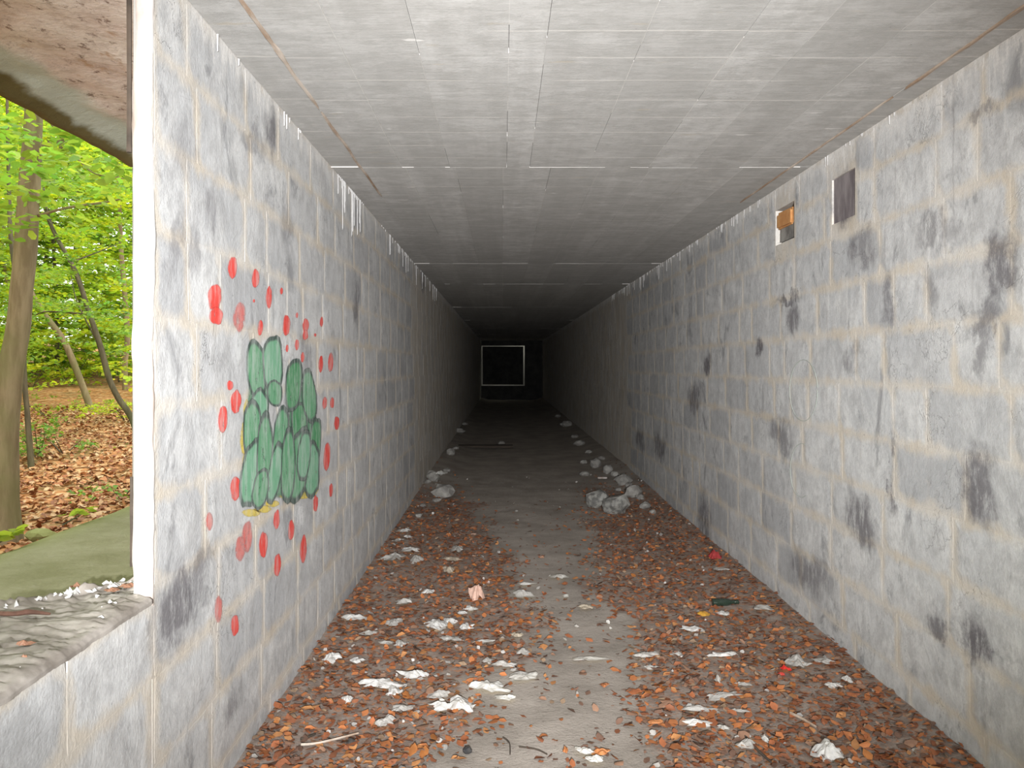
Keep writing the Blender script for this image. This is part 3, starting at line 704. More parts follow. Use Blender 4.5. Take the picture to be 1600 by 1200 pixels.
V, Fq, cc = leaf_cloud(P, rng.uniform(.015, .05, n_), rng.uniform(0, 6.28, n_), (rng.normal(0, .22, n_), rng.normal(0, .22, n_)), dead_cols(n_) * .92, .4)
o = link('leaf_litter', fast_mesh('leaf_litter', V, Fq, cc), M['dead']); tag(o, 'deep litter of small broken brown leaves over the tunnel floor', 'leaf litter', kind='stuff')

# ------------------------------------------------------------------ paper scraps, rubble, rubbish
def scrap_mesh(seed, w_, l_, h_, col, ragged=.35, aspect_twist=0.):
    r = random.Random(seed); nr, na = 6, 22; v = [(0, 0, h_ * .7)]; c = [col]
    for i in range(1, nr + 1):
        t = i / nr
        for k in range(na):
            a = 2 * math.pi * k / na
            d = Vector((math.cos(a), math.sin(a), 0))
            rag = 1 + ragged * (noise.noise(d * 1.7 + Vector((seed, 0, 0))) * 1.4 + noise.noise(d * 4 + Vector((0, seed, 0))) * .8)
            x = d.x * t * rag * w_ / 2; y = d.y * t * rag * l_ / 2 + aspect_twist * x
            q = Vector((x / w_ * 3.2, y / max(l_, .01) * 3.2, seed * 1.3))
            z = h_ * ((1 - t ** 2) * .75 + noise.noise(q * .8) * .8 + abs(noise.noise(q * 1.7)) * .5 - .10 * t)
            v.append((x, y, max(.001, z)))
            s_ = r.uniform(.86, 1.05); c.append(tuple(e * s_ for e in col))
    f = [(0, 1 + k, 1 + (k + 1) % na) for k in range(na)]
    for i in range(nr - 1):
        for k in range(na):
            k2 = (k + 1) % na; b = 1 + i * na; f.append((b + k, b + na + k, b + na + k2, b + k2))
    return mesh('paper_scrap', v, f, False, c)
W_ = (.74, .73, .71); GY = (.54, .52, .49); BG = (.58, .50, .40); PK = (.76, .52, .42)
def scrap(px, py, w_, h_, col, label, name='paper_scrap', cat='paper', group=None, tall=.35, rot=None, ragged=.4, mat='paper'):
    p = on_floor(px, py); s = p[1] / F
    ww = w_ * s; hz = min(h_ * s * tall, .09); ll = max(.02, (h_ * s - hz) * p[1] / CH)
    ll = min(ll, ww * 2.2)
    sd_ = int(px * 7 + py)
    o = link(name, scrap_mesh(sd_, ww, ll, max(.008, hz), col, ragged, ((sd_ % 7) - 3) * .08), M[mat]); o.location = (p[0], p[1], p[2] + .012)
    tag(o, label, cat, group); return o
S = [
 (552, 969, 30, 15, W_, 'stiff pale paper piece with a straight edge near the graffiti wall foot'),
 (682, 980, 40, 26, W_, 'crumpled white paper with torn holes left of the bare path'),
 (704, 974, 22, 16, W_, 'crumpled greyish tissue touching the holed white paper'),
 (729, 983, 22, 15, W_, 'small square white paper by the edge of the bare path'),
 (616, 976, 26, 17, GY, 'dirty grey-white torn tissue between brown leaves, behind a yellow leaf'),
 (518, 1033, 30, 26, W_, 'round white crumpled ball of tissue near the graffiti wall'),
 (559, 1037, 22, 13, W_, 'small white wad just beyond the round tissue ball'),
 (648, 1059, 44, 20, W_, 'white crumpled strip with a folded hump among orange leaves'),
 (592, 1073, 70, 22, W_, 'long ragged white tissue strip with torn fringes'),
 (615, 1088, 24, 20, W_, 'torn white flap at the end of the long ragged strip'),
 (541, 1099, 22, 18, W_, 'small round white wad lying before the long ragged strip'),
 (764, 1078, 56, 22, W_, 'long white twisted tissue lying at the edge of the bare path'),
 (792, 1094, 34, 12, W_, 'white crumbling paper end beside the long twisted tissue'),
 (700, 1109, 60, 20, W_, 'largest white folded tissue in the left litter'),
 (722, 1108, 48, 30, W_, 'broad white tissue fold joined to the largest tissue'),
 (603, 1133, 28, 22, GY, 'triangular greyish paper in orange leaves near the lower edge'),
 (628, 1112, 34, 16, GY, 'thin grey translucent tissue below the long ragged strip'),
 (686, 1090, 34, 18, GY, 'heap of torn grey paper bits beyond the largest tissue'),
 (735, 954, 24, 9, W_, 'flat white scrap under the upright pink tissue'),
 (722, 961, 16, 9, W_, 'small rectangular white paper with dark edge beside the pink tissue'),
 (818, 932, 28, 16, GY, 'pale triangular paper alone on the dirt beyond the pink tissue'),
 (873, 904, 26, 11, GY, 'pale crumpled paper in the middle of the passage, farthest on the path'),
 (823, 915, 28, 6, W_, 'flat thin white strip on the bare path'),
 (884, 934, 10, 6, W_, 'tiny white fleck on the path between leaves'),
 (915, 952, 24, 9, BG, 'beige flattened paper at mid path'),
 (808, 996, 22, 11, BG, 'pale beige leaf-shaped scrap on the path'),
 (818, 1023, 22, 16, GY, 'round grey paper pressed into the path'),
 (920, 1033, 50, 11, GY, 'wide flat grey paper strip lying across the bare path'),
 (1009, 1027, 36, 12, GY, 'rectangular grey paper where path and right litter meet'),
 (1057, 1026, 18, 10, GY, 'small grey square right of the rectangular grey paper'),
 (1018, 1047, 22, 11, GY, 'bluish grey tissue wad in front of the rectangular paper'),
 (817, 1062, 46, 18, GY, 'sheer grey tissue sheet lying flat on the path'),
 (1081, 987, 32, 12, W_, 'small boat-shaped white paper among leaves at mid right'),
 (1131, 962, 20, 10, W_, 'small white paper peak behind the boat-shaped paper'),
 (1130, 1027, 44, 13, W_, 'white tapering paper strip on the right litter'),
 (1245, 1039, 34, 24, GY, 'flat five-sided pale paper beside a red scrap'),
 (1193, 953, 30, 11, GY, 'grey torn paper close to the foot of the right wall'),
 (1127, 892, 24, 8, GY, 'narrow pale paper below the red crushed packet'),
 (1131, 1091, 64, 16, GY, 'long grey-white paper bar lying across the right litter'),
 (1122, 1068, 8, 26, GY, 'narrow grey strip pointing away from the long paper bar'),
 (1161, 1073, 24, 9, GY, 'small hooked pale paper above the long paper bar'),
 (1097, 1113, 58, 15, GY, 'ragged grey-white paper just in front of the long paper bar'),
 (1155, 1115, 30, 8, GY, 'thin ragged scrap right of the ragged grey-white paper'),
 (1089, 1135, 40, 15, W_, 'brightest flat white paper at the edge of path and right litter'),
 (1130, 1142, 18, 12, GY, 'small shredded grey bit right of the brightest flat paper'),
 (1166, 1168, 30, 20, GY, 'grey crumpled tissue beside the dark twig, lower right'),
 (1195, 1160, 12, 15, W_, 'small white curl of paper beyond the grey crumpled tissue'),
 (1293, 1182, 50, 42, W_, 'big crumpled white tissue at the lower right, brightest there'),
 (1302, 1075, 30, 14, W_, 'knobbly white paper twist near the right wall foot'),
 (1324, 1066, 14, 14, W_, 'upper knob of the white paper twist by the right wall'),
 (1288, 1037, 34, 14, GY, 'dull grey tissue against the foot of the right wall'),
 (914, 1178, 26, 16, W_, 'torn white paper with an orange leaf at the bottom of the path'),
 (930, 1192, 30, 16, W_, 'second white scrap in front of the torn paper and orange leaf'),
 (632, 831, 20, 8, W_, 'far white paper flake beside the left wall, upper of two'),
 (637, 841, 14, 7, W_, 'far white paper flake beside the left wall, lower of two'),
 (622, 846, 16, 6, GY, 'grey flake left of the two far white flakes'),
 (640, 861, 30, 10, W_, 'white bow-shaped paper strip at far left litter'),
 (651, 878, 24, 16, GY, 'round crushed grey cup lid in the far left litter'),
 (614, 874, 34, 16, GY, 'flattened grey bag close to the left wall'),
 (714, 861, 20, 12, GY, 'pale round paper on top of a yellowish flat paper'),
 (706, 876, 34, 10, BG, 'yellowish flat paper at the left border of the far path'),
 (739, 837, 12, 6, PK, 'small pinkish pebble-like scrap on far dirt'),
 (702, 893, 18, 16, BG, 'beige creased paper below the yellowish flat paper'),
 (669, 928, 20, 12, W_, 'white angular scrap at mid left litter'),
 (631, 943, 26, 12, GY, 'grey-white crumpled bits left of the white angular scrap'),
 (604, 1008, 26, 10, GY, 'white-grey shredded paper between the two small wads'),
 (626, 1011, 22, 12, GY, 'grey shredded paper right of the white-grey shred'),
 (703, 1001, 36, 12, GY, 'flat grey-beige paper at the left border of the path'),
 (758, 1006, 34, 5, GY, 'thin pale stick-like paper roll beside the path'),
 (762, 1037, 16, 12, GY, 'small pointed grey scrap left of the path'),
 (788, 1043, 36, 12, GY, 'flat grey-beige paper pressed in the path before the small roll'),
 (575, 993, 24, 10, GY, 'faint white shreds beside the left wall litter'),
]
for s_ in S: scrap(*s_)
pk = scrap(745, 938, 24, 30, PK, 'pink crumpled tissue standing upright in the left litter', tall=.9)
scrap(1228, 1050, 14, 10, (.75, .05, .04), 'small bright red scrap in the right litter', tall=.6, cat='scrap')
scrap(1222, 1058, 10, 6, (.72, .10, .08), 'tiny red chip touching the bright red scrap', cat='scrap')
scrap(1117, 873, 26, 16, (.42, .06, .06), 'crushed dark red packet at the foot of the right wall', name='crushed_packet', cat='packet', tall=.6)
scrap(1100, 963, 20, 12, (.62, .33, .05), 'yellow-orange leaf standing out in the right litter', name='yellow_leaf', cat='leaf', mat='dead', ragged=.2)
scrap(940, 1180, 26, 14, (.52, .20, .07), 'large orange leaf beside white paper at the bottom of the path', name='orange_leaf', cat='leaf', mat='dead', ragged=.2)
scrap(1025, 1133, 26, 10, (.44, .18, .07), 'lone brown leaf on the bare path near the brightest paper', name='brown_leaf', cat='leaf', mat='dead', ragged=.2)
scrap(944, 1075, 18, 12, (.40, .15, .06), 'ragged brown leaf alone in the middle of the path', name='brown_leaf', cat='leaf', mat='dead', ragged=.6)
scrap(883, 1178, 8, 24, (.40, .15, .05), 'upright narrow russet leaf at the bottom of the path', name='russet_leaf', cat='leaf', mat='dead', ragged=.3)
# small shreds nobody would count
P = []
while len(P) < 420:
    y = 2.9 + 8.5 * rnd.random() ** 1.2; x = rnd.uniform(XL + .03, XR - .03)
    if rnd.random() > .12 + litter(x, y) * (1 if x < .2 else .45): continue
    P.append((x, y, floor_h(x, y) + .012))
P = np.array(P); n_ = len(P); g = rng.uniform(.35, .75, (n_, 1))
V, Fq, cc = leaf_cloud(P, rng.uniform(.01, .035, n_), rng.uniform(0, 6.28, n_), (rng.normal(0, .4, n_), rng.normal(0, .4, n_)), g * np.array([[1, .96, .92]]), .6, .8)
o = link('paper_shreds', fast_mesh('paper_shreds', V, Fq, cc), M['paper']); tag(o, 'tiny pale paper shreds strewn through the leaf litter', 'shreds', kind='stuff')
# rubble
def rock(px, py, w_, h_, label, mat='rubble', name='rubble_chunk', cat='rubble', seed=None):
    p = on_floor(px, py + h_ * .42); s = p[1] / F; sd_ = seed or int(px + py * 3)
    bm = bmesh.new(); bmesh.ops.create_icosphere(bm, subdivisions=2, radius=.5)
    for q in bm.verts:
        d = q.co.normalized(); k = 1 + .35 * noise.noise(d * 1.6 + Vector((sd_, 0, 0))) + .18 * noise.noise(d * 4 + Vector((0, sd_, 0)))
        q.co = Vector((round(d.x * k * 3.2) / 3.2 * .35 + d.x * k * .25, d.y * k * .5, d.z * k * .5)) * .95
    bmesh.ops.scale(bm, vec=(w_ * s, w_ * s * .9, h_ * s * 1.05), verts=bm.verts); me = bpy.data.meshes.new(name); bm.to_mesh(me); bm.free()
    o = link(name, me, M[mat]); o.location = (p[0], p[1] + .02, p[2] + h_ * s * .40); tag(o, label, cat); return o
rock(692, 768, 28, 24, 'largest grey rubble chunk at the left wall foot', seed=5)
rock(677, 744, 20, 18, 'dark rubble chunk behind the largest left chunk')
rock(704, 706, 12, 12, 'small chunk far along the left wall')
rock(718, 673, 14, 8, 'farthest low chunk at the left wall foot')
rock(783, 692, 9, 6, 'small pale stone in mid passage by the dark bar')
rock(913, 740, 15, 8, 'flat pale stone at the right edge of the far path')
rock(931, 724, 16, 16, 'squarish rubble chunk at the right wall, farthest of the heap')
rock(950, 733, 14, 16, 'upright pointed rubble chunk in the right heap')
rock(974, 750, 22, 20, 'angular rubble chunk in the middle of the right heap')
rock(990, 768, 22, 22, 'rounded rubble chunk next to the right wall in the heap')
rock(905, 692, 16, 10, 'low far rubble chunk along the right wall')
rock(885, 662, 16, 10, 'farthest rubble lump along the right wall')
rock(1008, 790, 16, 12, 'small rubble bit nearest on the right wall foot')
rock(730, 1176, 14, 11, 'black pebble on the bare path near the lower edge', 'pebble', 'pebble', 'pebble')
rock(548, 1165, 14, 14, 'dark brown lump in the leaves at the lower left', 'pebble', 'dark_lump', 'lump')
rock(695, 1171, 10, 9, 'small grey pebble beside the black pebble', 'rubble', 'pebble', 'pebble')
scrap(690, 755, 16, 8, W_, 'white paper lying on the largest left rubble chunk', tall=.5).location.z += .11
for i_, (px, py, w_, h_) in enumerate([(940, 716, 10, 7), (961, 741, 12, 9), (983, 758, 10, 9), (1000, 777, 13, 10), (920, 706, 9, 6), (966, 765, 9, 6), (898, 682, 10, 6), (872, 650, 9, 5), (1020, 800, 10, 7), (912, 722, 10, 6)]):
    rock(px, py, w_, h_, 'small broken concrete bit in the rubble strip along the foot of the right wall', name='rubble_bit')['group'] = 'small rubble bits along the right wall'
for i_, (px, py, w_, h_) in enumerate([(668, 752, 9, 7), (682, 782, 12, 7), (660, 790, 10, 6), (698, 735, 10, 7), (712, 700, 9, 5), (654, 806, 10, 6), (726, 662, 8, 5)]):
    rock(px, py, w_, h_, 'small broken concrete bit at the foot of the left wall near the largest chunk', name='rubble_bit')['group'] = 'small rubble bits along the left wall'
# clear plastic bag
bg = empty('plastic_bag', on_floor(948, 798)); tag(bg, 'crumpled translucent plastic bag lying at the right of the far path', 'bag')
for (px, py, w_, h_, nm) in ((934, 780, 34, 30, 'bag_neck'), (963, 788, 40, 32, 'bag_body')):
    o = rock(px, py, w_, h_, None, 'plastic', nm, None, seed=int(px))
    for p_ in o.data.polygons: p_.use_smooth = False
    keep(o, bg)
    for k_ in ('label', 'category'):
        if k_ in o: del o[k_]
# bottle lying on the right litter
p = on_floor(1128, 946); mb = MB(); prof = [(0, .004), (0.002, .020), (.01, .023), (.12, .023), (.15, .020), (.17, .013), (.22, .012), (.222, .015), (.235, .015), (.236, .004)]
pp = []; rr = []
for a, b in prof: pp.append((p[0] - .06 + a * .7, p[1] + .05 * a, p[2] + .018)); rr.append(b)
mb.tube(pp, rr, 16); o = mb.build('glass_bottle', M['glass'], smooth=True); tag(o, 'dark green glass bottle with bright glints lying in the right litter', 'bottle')
# twigs
def twig(pxs, r_, label, h=.012, mat='dark_bar', name='twig'):
    P = [on_floor(*q) for q in pxs]; P = [(a, b, c_ + h) for a, b, c_ in P]; pts, rad = smooth_path(P, [r_ * (1 - .4 * i / len(P)) for i in range(len(P))], 4)
    mb = MB(); mb.tube(pts, rad, 6); o = mb.build(name, M[mat]); tag(o, label, 'twig'); return o
twig([(786, 1157), (796, 1166), (797, 1184)], .003, 'short hooked dark twig on the bare path near the lower edge')
twig([(811, 1172), (838, 1176), (855, 1184)], .003, 'thin straight dark twig right of the hooked twig')
twig([(1164, 1155), (1185, 1178), (1205, 1196)], .006, 'dark stick among the leaves at the lower right')
twig([(1235, 1118), (1255, 1128), (1275, 1140)], .006, 'grey stick in the litter near the right wall', mat='timber')
twig([(470, 1168), (500, 1165), (560, 1150)], .005, 'long pale twig in leaves by the left wall foot', mat='timber')
twig([(470, 1160), (480, 1157), (492, 1152)], .006, 'short dark twig against the left wall foot')
p1, p2 = on_floor(700, 693), on_floor(800, 690)
mb = MB(); mb.box(p1[0], p2[0], p1[1] - .1, p1[1] + .12, .02, .06); o = mb.build('dark_bar', M['dark_bar']); tag(o, 'dark bar for a shadowed step across the far left part of the passage', 'dark_bar')  # dark bar stands in for the shade of a step
mb = MB(); q = on_floor(941, 750); mb.box(q[0] - .06, q[0] + .06, q[1] - .02, q[1] + .02, q[2] + .02, q[2] + .04); o = mb.build('wood_splinter', M['jamb']); tag(o, 'small pale wood splinter in front of the right rubble heap', 'splinter')
# on the sill
def on_sill(px, py): y = (CH - ZS) * F / (py - VY); return ((px - VX) * y / F, y, ZS + .008)
P = [on_sill(*q) for q in ((-30, 962), (20, 964), (45, 961), (78, 964))]; mb = MB(); pts, rad = smooth_path(P, [.006, .006, .007, .003], 4); mb.tube(pts, rad, 7)
o = mb.build('stick', simple('rust_brown_stick', (.07, .035, .025), (.14, .07, .05), 20)); tag(o, 'rust-brown stick lying on the sill of the side opening', 'stick')
for i, (px, py, w_, lb) in enumerate([(40, 1008, 24, 'brown curled leaf on the sill near its inner edge'), (200, 918, 26, 'reddish dead leaf heap in the sill corner against the jamb'), (176, 924, 22, 'brown leaf on the sill left of the corner heap'), (120, 918, 16, 'small brown leaf at the broken outer edge of sill'), (38, 1030, 12, 'small tan leaf just below the curled leaf on sill')]):
    p = on_sill(px, py); s_ = w_ * p[1] / F
    o = link('sill_leaf', scrap_mesh(900 + i, s_, s_ * .8, .010, (.26, .13, .08), .4), M['dead']); o.location = (p[0], p[1], p[2] - .006); tag(o, lb, 'leaf')

# ------------------------------------------------------------------ the forest outside
def ground_z(x, y):
    r = max(0, y - 11) * .042 + max(0, -x - 12) * .01 + max(0, -x - 26) * .14
    return -.02 + r + .10 * noise.noise(Vector((x * .25, y * .25, 0))) * sstep(2, 6, -x - 1) + .03 * noise.noise(Vector((x, y, 0)))
gx = list(np.arange(-45, -1.9, .5)) + [-1.9]; gy = list(np.arange(-30, 62, .6))
v = [(x, y, ground_z(x, y)) for y in gy for x in gx]; nx = len(gx)
f = [(i * nx + j, i * nx + j + 1, (i + 1) * nx + j + 1, (i + 1) * nx + j) for i in range(len(gy) - 1) for j in range(nx - 1)]
o = link('forest_floor', mesh('forest_floor', v, f, True), M['forest']); o['kind'] = 'structure'
v = [(-2, -30, -.05), (40, -30, -.05), (40, Y0, -.05), (-2, Y0, -.05)]
o = link('forecourt_ground', mesh('forecourt_ground', v, [(0, 1, 2, 3)]), M['forest']); o['kind'] = 'structure'
P = []
while len(P) < 9000:
    y = rnd.uniform(4, 22); x = -rnd.uniform(.40, .72) * y
    if x > -2: continue
    P.append((x, y, ground_z(x, y) + .02))
P = np.array(P); n_ = len(P)
base = np.array([(.44, .19, .08), (.54, .30, .15), (.34, .12, .05), (.24, .09, .045), (.58, .38, .23)])[rng.choice(5, n_)]
V, Fq, cc = leaf_cloud(P, rng.uniform(.06, .11, n_), rng.uniform(0, 6.28, n_), (rng.normal(0, .35, n_), rng.normal(0, .35, n_)), base, .6)
o = link('forest_leaf_litter', fast_mesh('forest_leaf_litter', V, Fq, cc), M['dead']); tag(o, 'carpet of copper-brown fallen leaves on the forest ground outside', 'leaf litter', kind='stuff')

def green_cols(n_, base, var=.3):
    b = np.array(base)[None] * rng.uniform(1 - var, 1 + var, (n_, 1)); b[:, 0] *= rng.uniform(.8, 1.3, n_); return b
def sprays(centres, nleaf, length, size, base, droop=.1):
    """flat layered beech sprays: leaves along a branchlet"""
    PP = []; SZ = []; YW = []; TX = []; TY = []
    for (x, y, z) in centres:
        yaw = rnd.uniform(0, 6.28); L_ = length * rnd.uniform(.6, 1.3); dz = rnd.uniform(-.35, .15)
        t = rng.uniform(0, 1, nleaf); side = rng.uniform(-1, 1, nleaf) * (1 - .6 * t) * .38 * L_
        lx = t * L_ * math.cos(yaw) - side * math.sin(yaw); ly = t * L_ * math.sin(yaw) + side * math.cos(yaw)
        PP.append(np.stack([x + lx, y + ly, z + t * L_ * dz - t * t * L_ * droop + rng.normal(0, .03, nleaf)], 1))
        SZ.append(rng.uniform(.7, 1.2, nleaf) * size); YW.append(yaw - 1.57 + np.sign(side) * .9 + rng.normal(0, .3, nleaf))
        TX.append(rng.normal(-.15, .3, nleaf)); TY.append(rng.normal(0, .35, nleaf))
    P = np.concatenate(PP); 
    return leaf_cloud(P, np.concatenate(SZ), np.concatenate(YW), (np.concatenate(TX), np.concatenate(TY)), green_cols(len(P), base), .3, .62)
def foliage(parent, centres, nleaf, length, size, base, name='foliage'):
    V, Fq, cc = sprays(centres, nleaf, length, size, base)
    o = link(name, fast_mesh(name, V, Fq, cc), M['green']); keep(o, parent); tag(o, kind='stuff'); return o
GB = (.27, .45, .07); GM = (.19, .36, .08); GD = (.10, .22, .04); GY_ = (.46, .62, .07)
def tree(trunk_px, widths, D, label, mat, crown, limbs=(), name='tree', cat='tree', group=None):
    """trunk given as photograph points at depth D; crown = (number of sprays, px range, py range, depth spread, leaves, length, size, colour)"""
    P = [at(px, py, D) for px, py in trunk_px]; base = P[0]
    gz = ground_z(base[0], base[1]); P[0] = (base[0], base[1], min(base[2], gz) - .1)
    t = empty(name, (base[0], base[1], gz)); tag(t, label, cat, group)
    pts, rad = smooth_path(P, [w_ * D / F / 2 for w_ in widths], 6); mb = MB(); mb.tube(pts, rad, 12, wob=.12); keep(mb.build('trunk', M[mat], smooth=True), t)
    for lp, lw, dd in limbs:
        Q = [at(px, py, D + dd * i / len(lp)) for i, (px, py) in enumerate(lp)]; pts, rad = smooth_path(Q, [max(.004, w_ * D / F / 2) for w_ in lw], 5)
        mb = MB(); mb.tube(pts, rad, 7, wob=.2); keep(mb.build('branch', M[mat], smooth=True), t)
    if crown:
        n_, pxr, pyr, dr, nl, ln, sz, col = crown; cs = []
        while len(cs) < n_:
            px = rnd.uniform(*pxr); py = rnd.uniform(*pyr); d = D + rnd.uniform(*dr); p = at(px, py, d)
            if p[0] > -2.6 and p[1] < YE: continue
            if p[2] < ground_z(p[0], p[1]) + .3: continue
            cs.append(p)
        foliage(t, cs, nl, ln, sz, col)
    return t
tree([(2, 845), (2, 780), (5, 700), (13, 600), (32, 480), (45, 300), (53, 170), (60, 0), (66, -300)], [68, 50, 42, 38, 34, 32, 25, 22, 12], 7.0, 'thick grey-brown beech trunk closest to the ledge outside the opening', 'bark',
     (95, (-260, 230), (-60, 330), (-1.8, .6), 34, .8, .10, (.30, .50, .12)),
     limbs=[([(56, 230), (92, 222), (130, 212), (170, 214)], [9, 7, 4, 2], .2), ([(60, 235), (70, 245), (92, 238), (100, 205), (92, 182)], [5, 6, 6, 5, 2], -.4), ([(60, 337), (90, 328), (120, 322), (165, 316), (192, 310)], [5, 4, 4, 3, 2], -.3), ([(50, 150), (75, 185), (95, 215)], [7, 5, 3], -.3), ([(100, 228), (125, 252), (150, 272), (200, 280)], [3, 3, 2, 1], 0)])
tree([(50, 738), (46, 690), (42, 640), (38, 590), (34, 500), (18, 380), (14, 300), (10, 100)], [10, 9, 8, 8, 8, 7, 6, 3], 11.5, 'thin dark sapling trunk partly behind the thick beech', 'bark_dark',
     (46, (-200, 210), (60, 520), (-1, 3), 40, .9, .09, GM))
tree([(148, 660), (140, 635), (128, 600), (110, 555), (95, 525), (62, 480), (40, 430), (20, 330)], [13, 11, 10, 10, 9, 8, 6, 4], 21, 'grey trunk leaning left in the middle distance of the forest', 'bark',
     (150, (-150, 260), (120, 560), (-3, 3), 50, 1.3, .125, GB))
tree([(222, 690), (205, 652), (185, 622), (170, 590), (158, 545), (140, 490), (118, 425), (88, 370), (74, 335), (68, 300), (60, 200)], [11, 10, 9, 9, 9, 8, 7, 6, 6, 5, 3], 14.5, 'dark slender trunk bending left behind the jamb', 'bark_dark',
     (80, (-100, 260), (180, 560), (-2, 4), 40, 1.0, .095, GM), limbs=[([(140, 492), (100, 488), (60, 490), (30, 520)], [3, 3, 2, 1], .6), ([(110, 410), (150, 395), (190, 378)], [3, 2, 1], .5), ([(95, 380), (80, 350), (60, 330)], [3, 2, 1], -.4), ([(158, 545), (120, 470), (110, 420)], [3, 2, 1], .8)])
tree([(196, 615), (195, 570), (199, 520), (190, 400), (188, 350), (180, 200)], [9, 9, 8, 7, 6, 4], 27, 'straight brown trunk far off beside the jamb', 'bark',
     (170, (-120, 280), (100, 600), (-5, 4), 55, 1.5, .15, GY_))
far = [(20, 600, 30, 'far pale trunk at the left limit of the opening'), (88, 600, 33, 'far thin trunk between the thick beech and leaning grey trunk'), (130, 592, 36, 'far thin trunk right behind the leaning grey trunk'), (60, 596, 38, 'faint trunk deepest in the woods, left'), (172, 590, 40, 'faint trunk deepest in the woods, right')]
for i, (px, py, D, lb) in enumerate(far):
    tree([(px, py), (px + rnd.uniform(-8, 8), 500), (px + rnd.uniform(-16, 16), 380), (px + rnd.uniform(-20, 20), 150)], [7, 6, 5, 3], D, lb, 'bark_dark' if i % 2 else 'bark', (330, (px - 190, px + 170), (60, 610), (-4, 8), 64, 2.2, .23, (GY_, GB, GM)[i % 3]))
# a screen of trees further round, to left of the view and behind
for i, (x, y) in enumerate([(-7, 1), (-9, 6), (-14, 12), (-16, 3), (-22, 20), (-30, 30)]):
    gz = ground_z(x, y); t = empty('tree', (x, y, gz)); tag(t, ['young beech abreast of the opening, out past the ledge', 'beech left of the thick trunk, seen through leaves', 'second row beech left of the sapling', 'tall beech well left of the opening', 'distant beech at the left of the woods', 'most distant beech at the edge of the woods'][i], 'tree')
    mb = MB(); pts, rad = smooth_path([(x, y, gz - .1), (x + .1, y, gz + 2), (x - .1, y + .2, gz + 5), (x + .2, y, gz + 9)], [.16, .13, .1, .04], 5); mb.tube(pts, rad, 10, wob=.1); keep(mb.build('trunk', M['bark'], smooth=True), t)
    cs = [(x + rnd.gauss(0, 1.5), y + rnd.gauss(0, 1.5), gz + rnd.uniform(2.2, 9)) for _ in range(60)]; foliage(t, cs, 40, 1.3, .12, GB)
ring = [(-13 - 3.2 * (k % 3) - (k // 8) * 6, -16 + 4.6 * (k % 8) + (k // 8) * 2.0) for k in range(24)]
for i, (x, y) in enumerate(ring):
    x += rnd.uniform(-1, 1); gz = ground_z(x, y); t = empty('tree', (x, y, gz)); tag(t, 'slim beech in the woods round about, beyond the left limit of the opening', 'tree', 'surrounding woods outside the picture')
    mb = MB(); pts, rad = smooth_path([(x, y, gz - .1), (x + rnd.uniform(-.3, .3), y, gz + 3), (x + rnd.uniform(-.5, .5), y + .2, gz + 9)], [.15, .12, .05], 4); mb.tube(pts, rad, 8, wob=.1); keep(mb.build('trunk', M['bark'], smooth=True), t)
    far_ = i >= 8; nn = 230 if far_ else 110
    cs = [(x + rnd.gauss(0, 2.4), y + rnd.gauss(0, 2.4), gz + (rnd.uniform(.3, 10) if far_ else rnd.uniform(2, 9))) for _ in range(nn)]; foliage(t, cs, 44, 1.9, .19 if far_ else .13, (GB, GM, GY_)[i % 3])
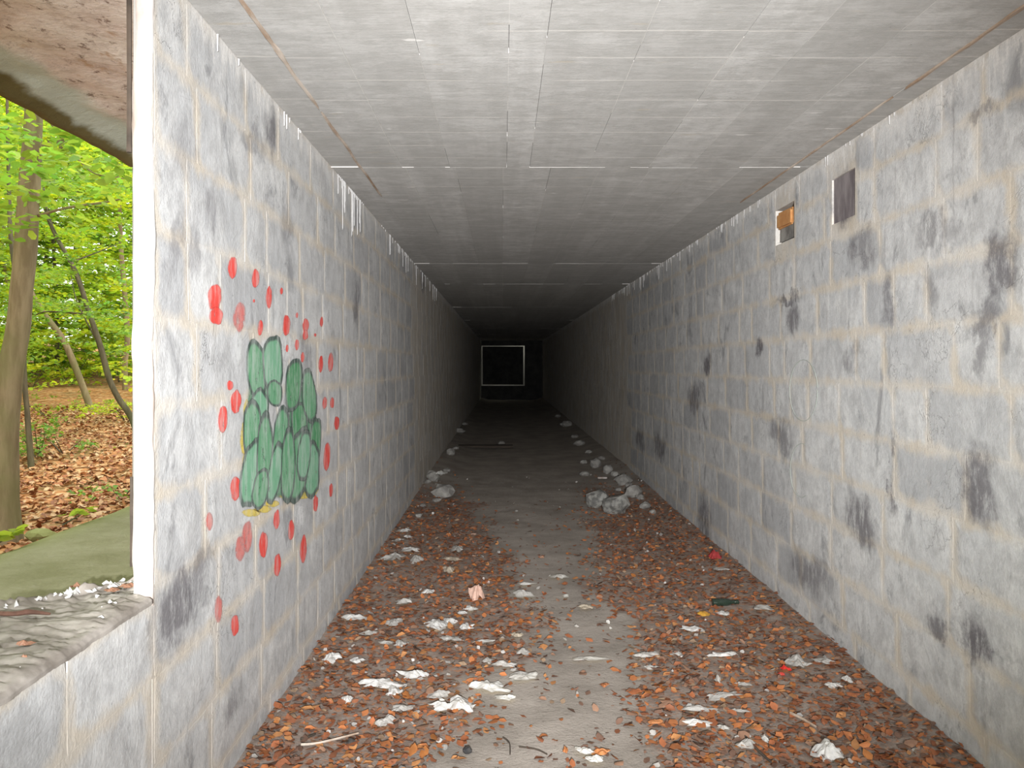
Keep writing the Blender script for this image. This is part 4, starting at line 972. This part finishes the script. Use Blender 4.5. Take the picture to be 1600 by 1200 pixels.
# undergrowth
def shrub(px, py, D, n_, w_, h_, label, col, sz=.07, ln=.35, name='shrub', cat='shrub'):
    b = at(px, py, D); gz = ground_z(b[0], b[1]); t = empty(name, (b[0], b[1], gz)); tag(t, label, cat)
    mb = MB(); r = random.Random(px)
    for k in range(4):
        a = r.uniform(0, 6.28); mb.tube([(b[0], b[1], gz - .05), (b[0] + .3 * w_ * math.cos(a), b[1] + .3 * w_ * math.sin(a), gz + h_ * .8)], [.012, .004], 5)
    keep(mb.build('stem', M['bark_dark']), t)
    cs = [(b[0] + rnd.uniform(-w_, w_) * .5, b[1] + rnd.uniform(-w_, w_) * .8, gz + rnd.uniform(.08, 1) * h_) for _ in range(n_)]
    foliage(t, cs, 22, ln, sz, col)
for a in [(165, 655, 20, 26, 2.6, .35, 'bright green ground plants round the leaning grey trunk foot', GY_), (198, 650, 18, 20, 1.6, .4, 'bright green ground plants beside the jamb', GY_), (75, 650, 19, 20, 2.4, .4, 'green ground plants between beech trunk and sapling', GB),
          (60, 690, 12.5, 16, 1.0, .6, 'small leafy seedling round the sapling foot', GM), (100, 700, 13, 12, 1.2, .35, 'low leafy branch over brown leaves right of sapling', GM), (110, 600, 30, 60, 5, 1.6, 'pale green thicket in the far middle', GY_), (50, 600, 28, 60, 5, 1.8, 'green thicket far behind the beech trunk', GB), (185, 605, 32, 60, 4, 1.8, 'green thicket far behind the dark slender trunk', GB), (0, 640, 22, 40, 3, 1.2, 'green bush left of the beech trunk', GM),
          (190, 735, 9.5, 5, .7, .12, 'small green tuft near the jamb on copper leaves', GM)]: shrub(*a)
def ledge_plant(px0, px1, py, label, n_, s_):
    y = .70 * F / (py - VY); b = at((px0 + px1) / 2, py, y); t = empty('ivy_sprig', (b[0], b[1], b[2])); tag(t, label, 'plant')
    mb = MB(); x0 = at(px0, py, y); x1 = at(px1, py - (px1 - px0) * .3, y * 1.06); mb.tube([(x0[0], x0[1], CH - .70), (x1[0] - .05, x1[1], CH - .68)], [.004, .002], 5); keep(mb.build('stem', M['bark_dark']), t)
    for _ in range(n_):
        u = rnd.random(); P_ = np.array([[x0[0] + (x1[0] - x0[0]) * u - .03 * rnd.random(), x0[1] + (x1[1] - x0[1]) * u, CH - .685 + rnd.uniform(0, .03)]])
        V, Fq, cc = leaf_cloud(P_, [s_ * rnd.uniform(.8, 1.2)], np.array([rnd.uniform(0, 6.28)]), (np.array([rnd.gauss(.2, .3)]), np.array([rnd.gauss(0, .3)])), np.array([(.42, .55, .10)]), .3, .8)
        keep(link('leaf', fast_mesh('leaf', V, Fq, cc), M['green']), t)
ledge_plant(-20, 44, 858, 'yellow-green leafy sprig on the ledge below the beech trunk', 14, .07)
ledge_plant(98, 152, 820, 'yellow-green leafy sprig along the ledge edge, farther one', 10, .055)
mx = rock(62, 826, 44, 26, 'mossy hump at the right of the beech trunk foot', 'moss', 'moss_hump', 'moss'); p = at(62, 832, 7.0); mx.location = (p[0], 7.0, ground_z(p[0], 7.0) + .06); mx.scale = (.9, .9, .8)
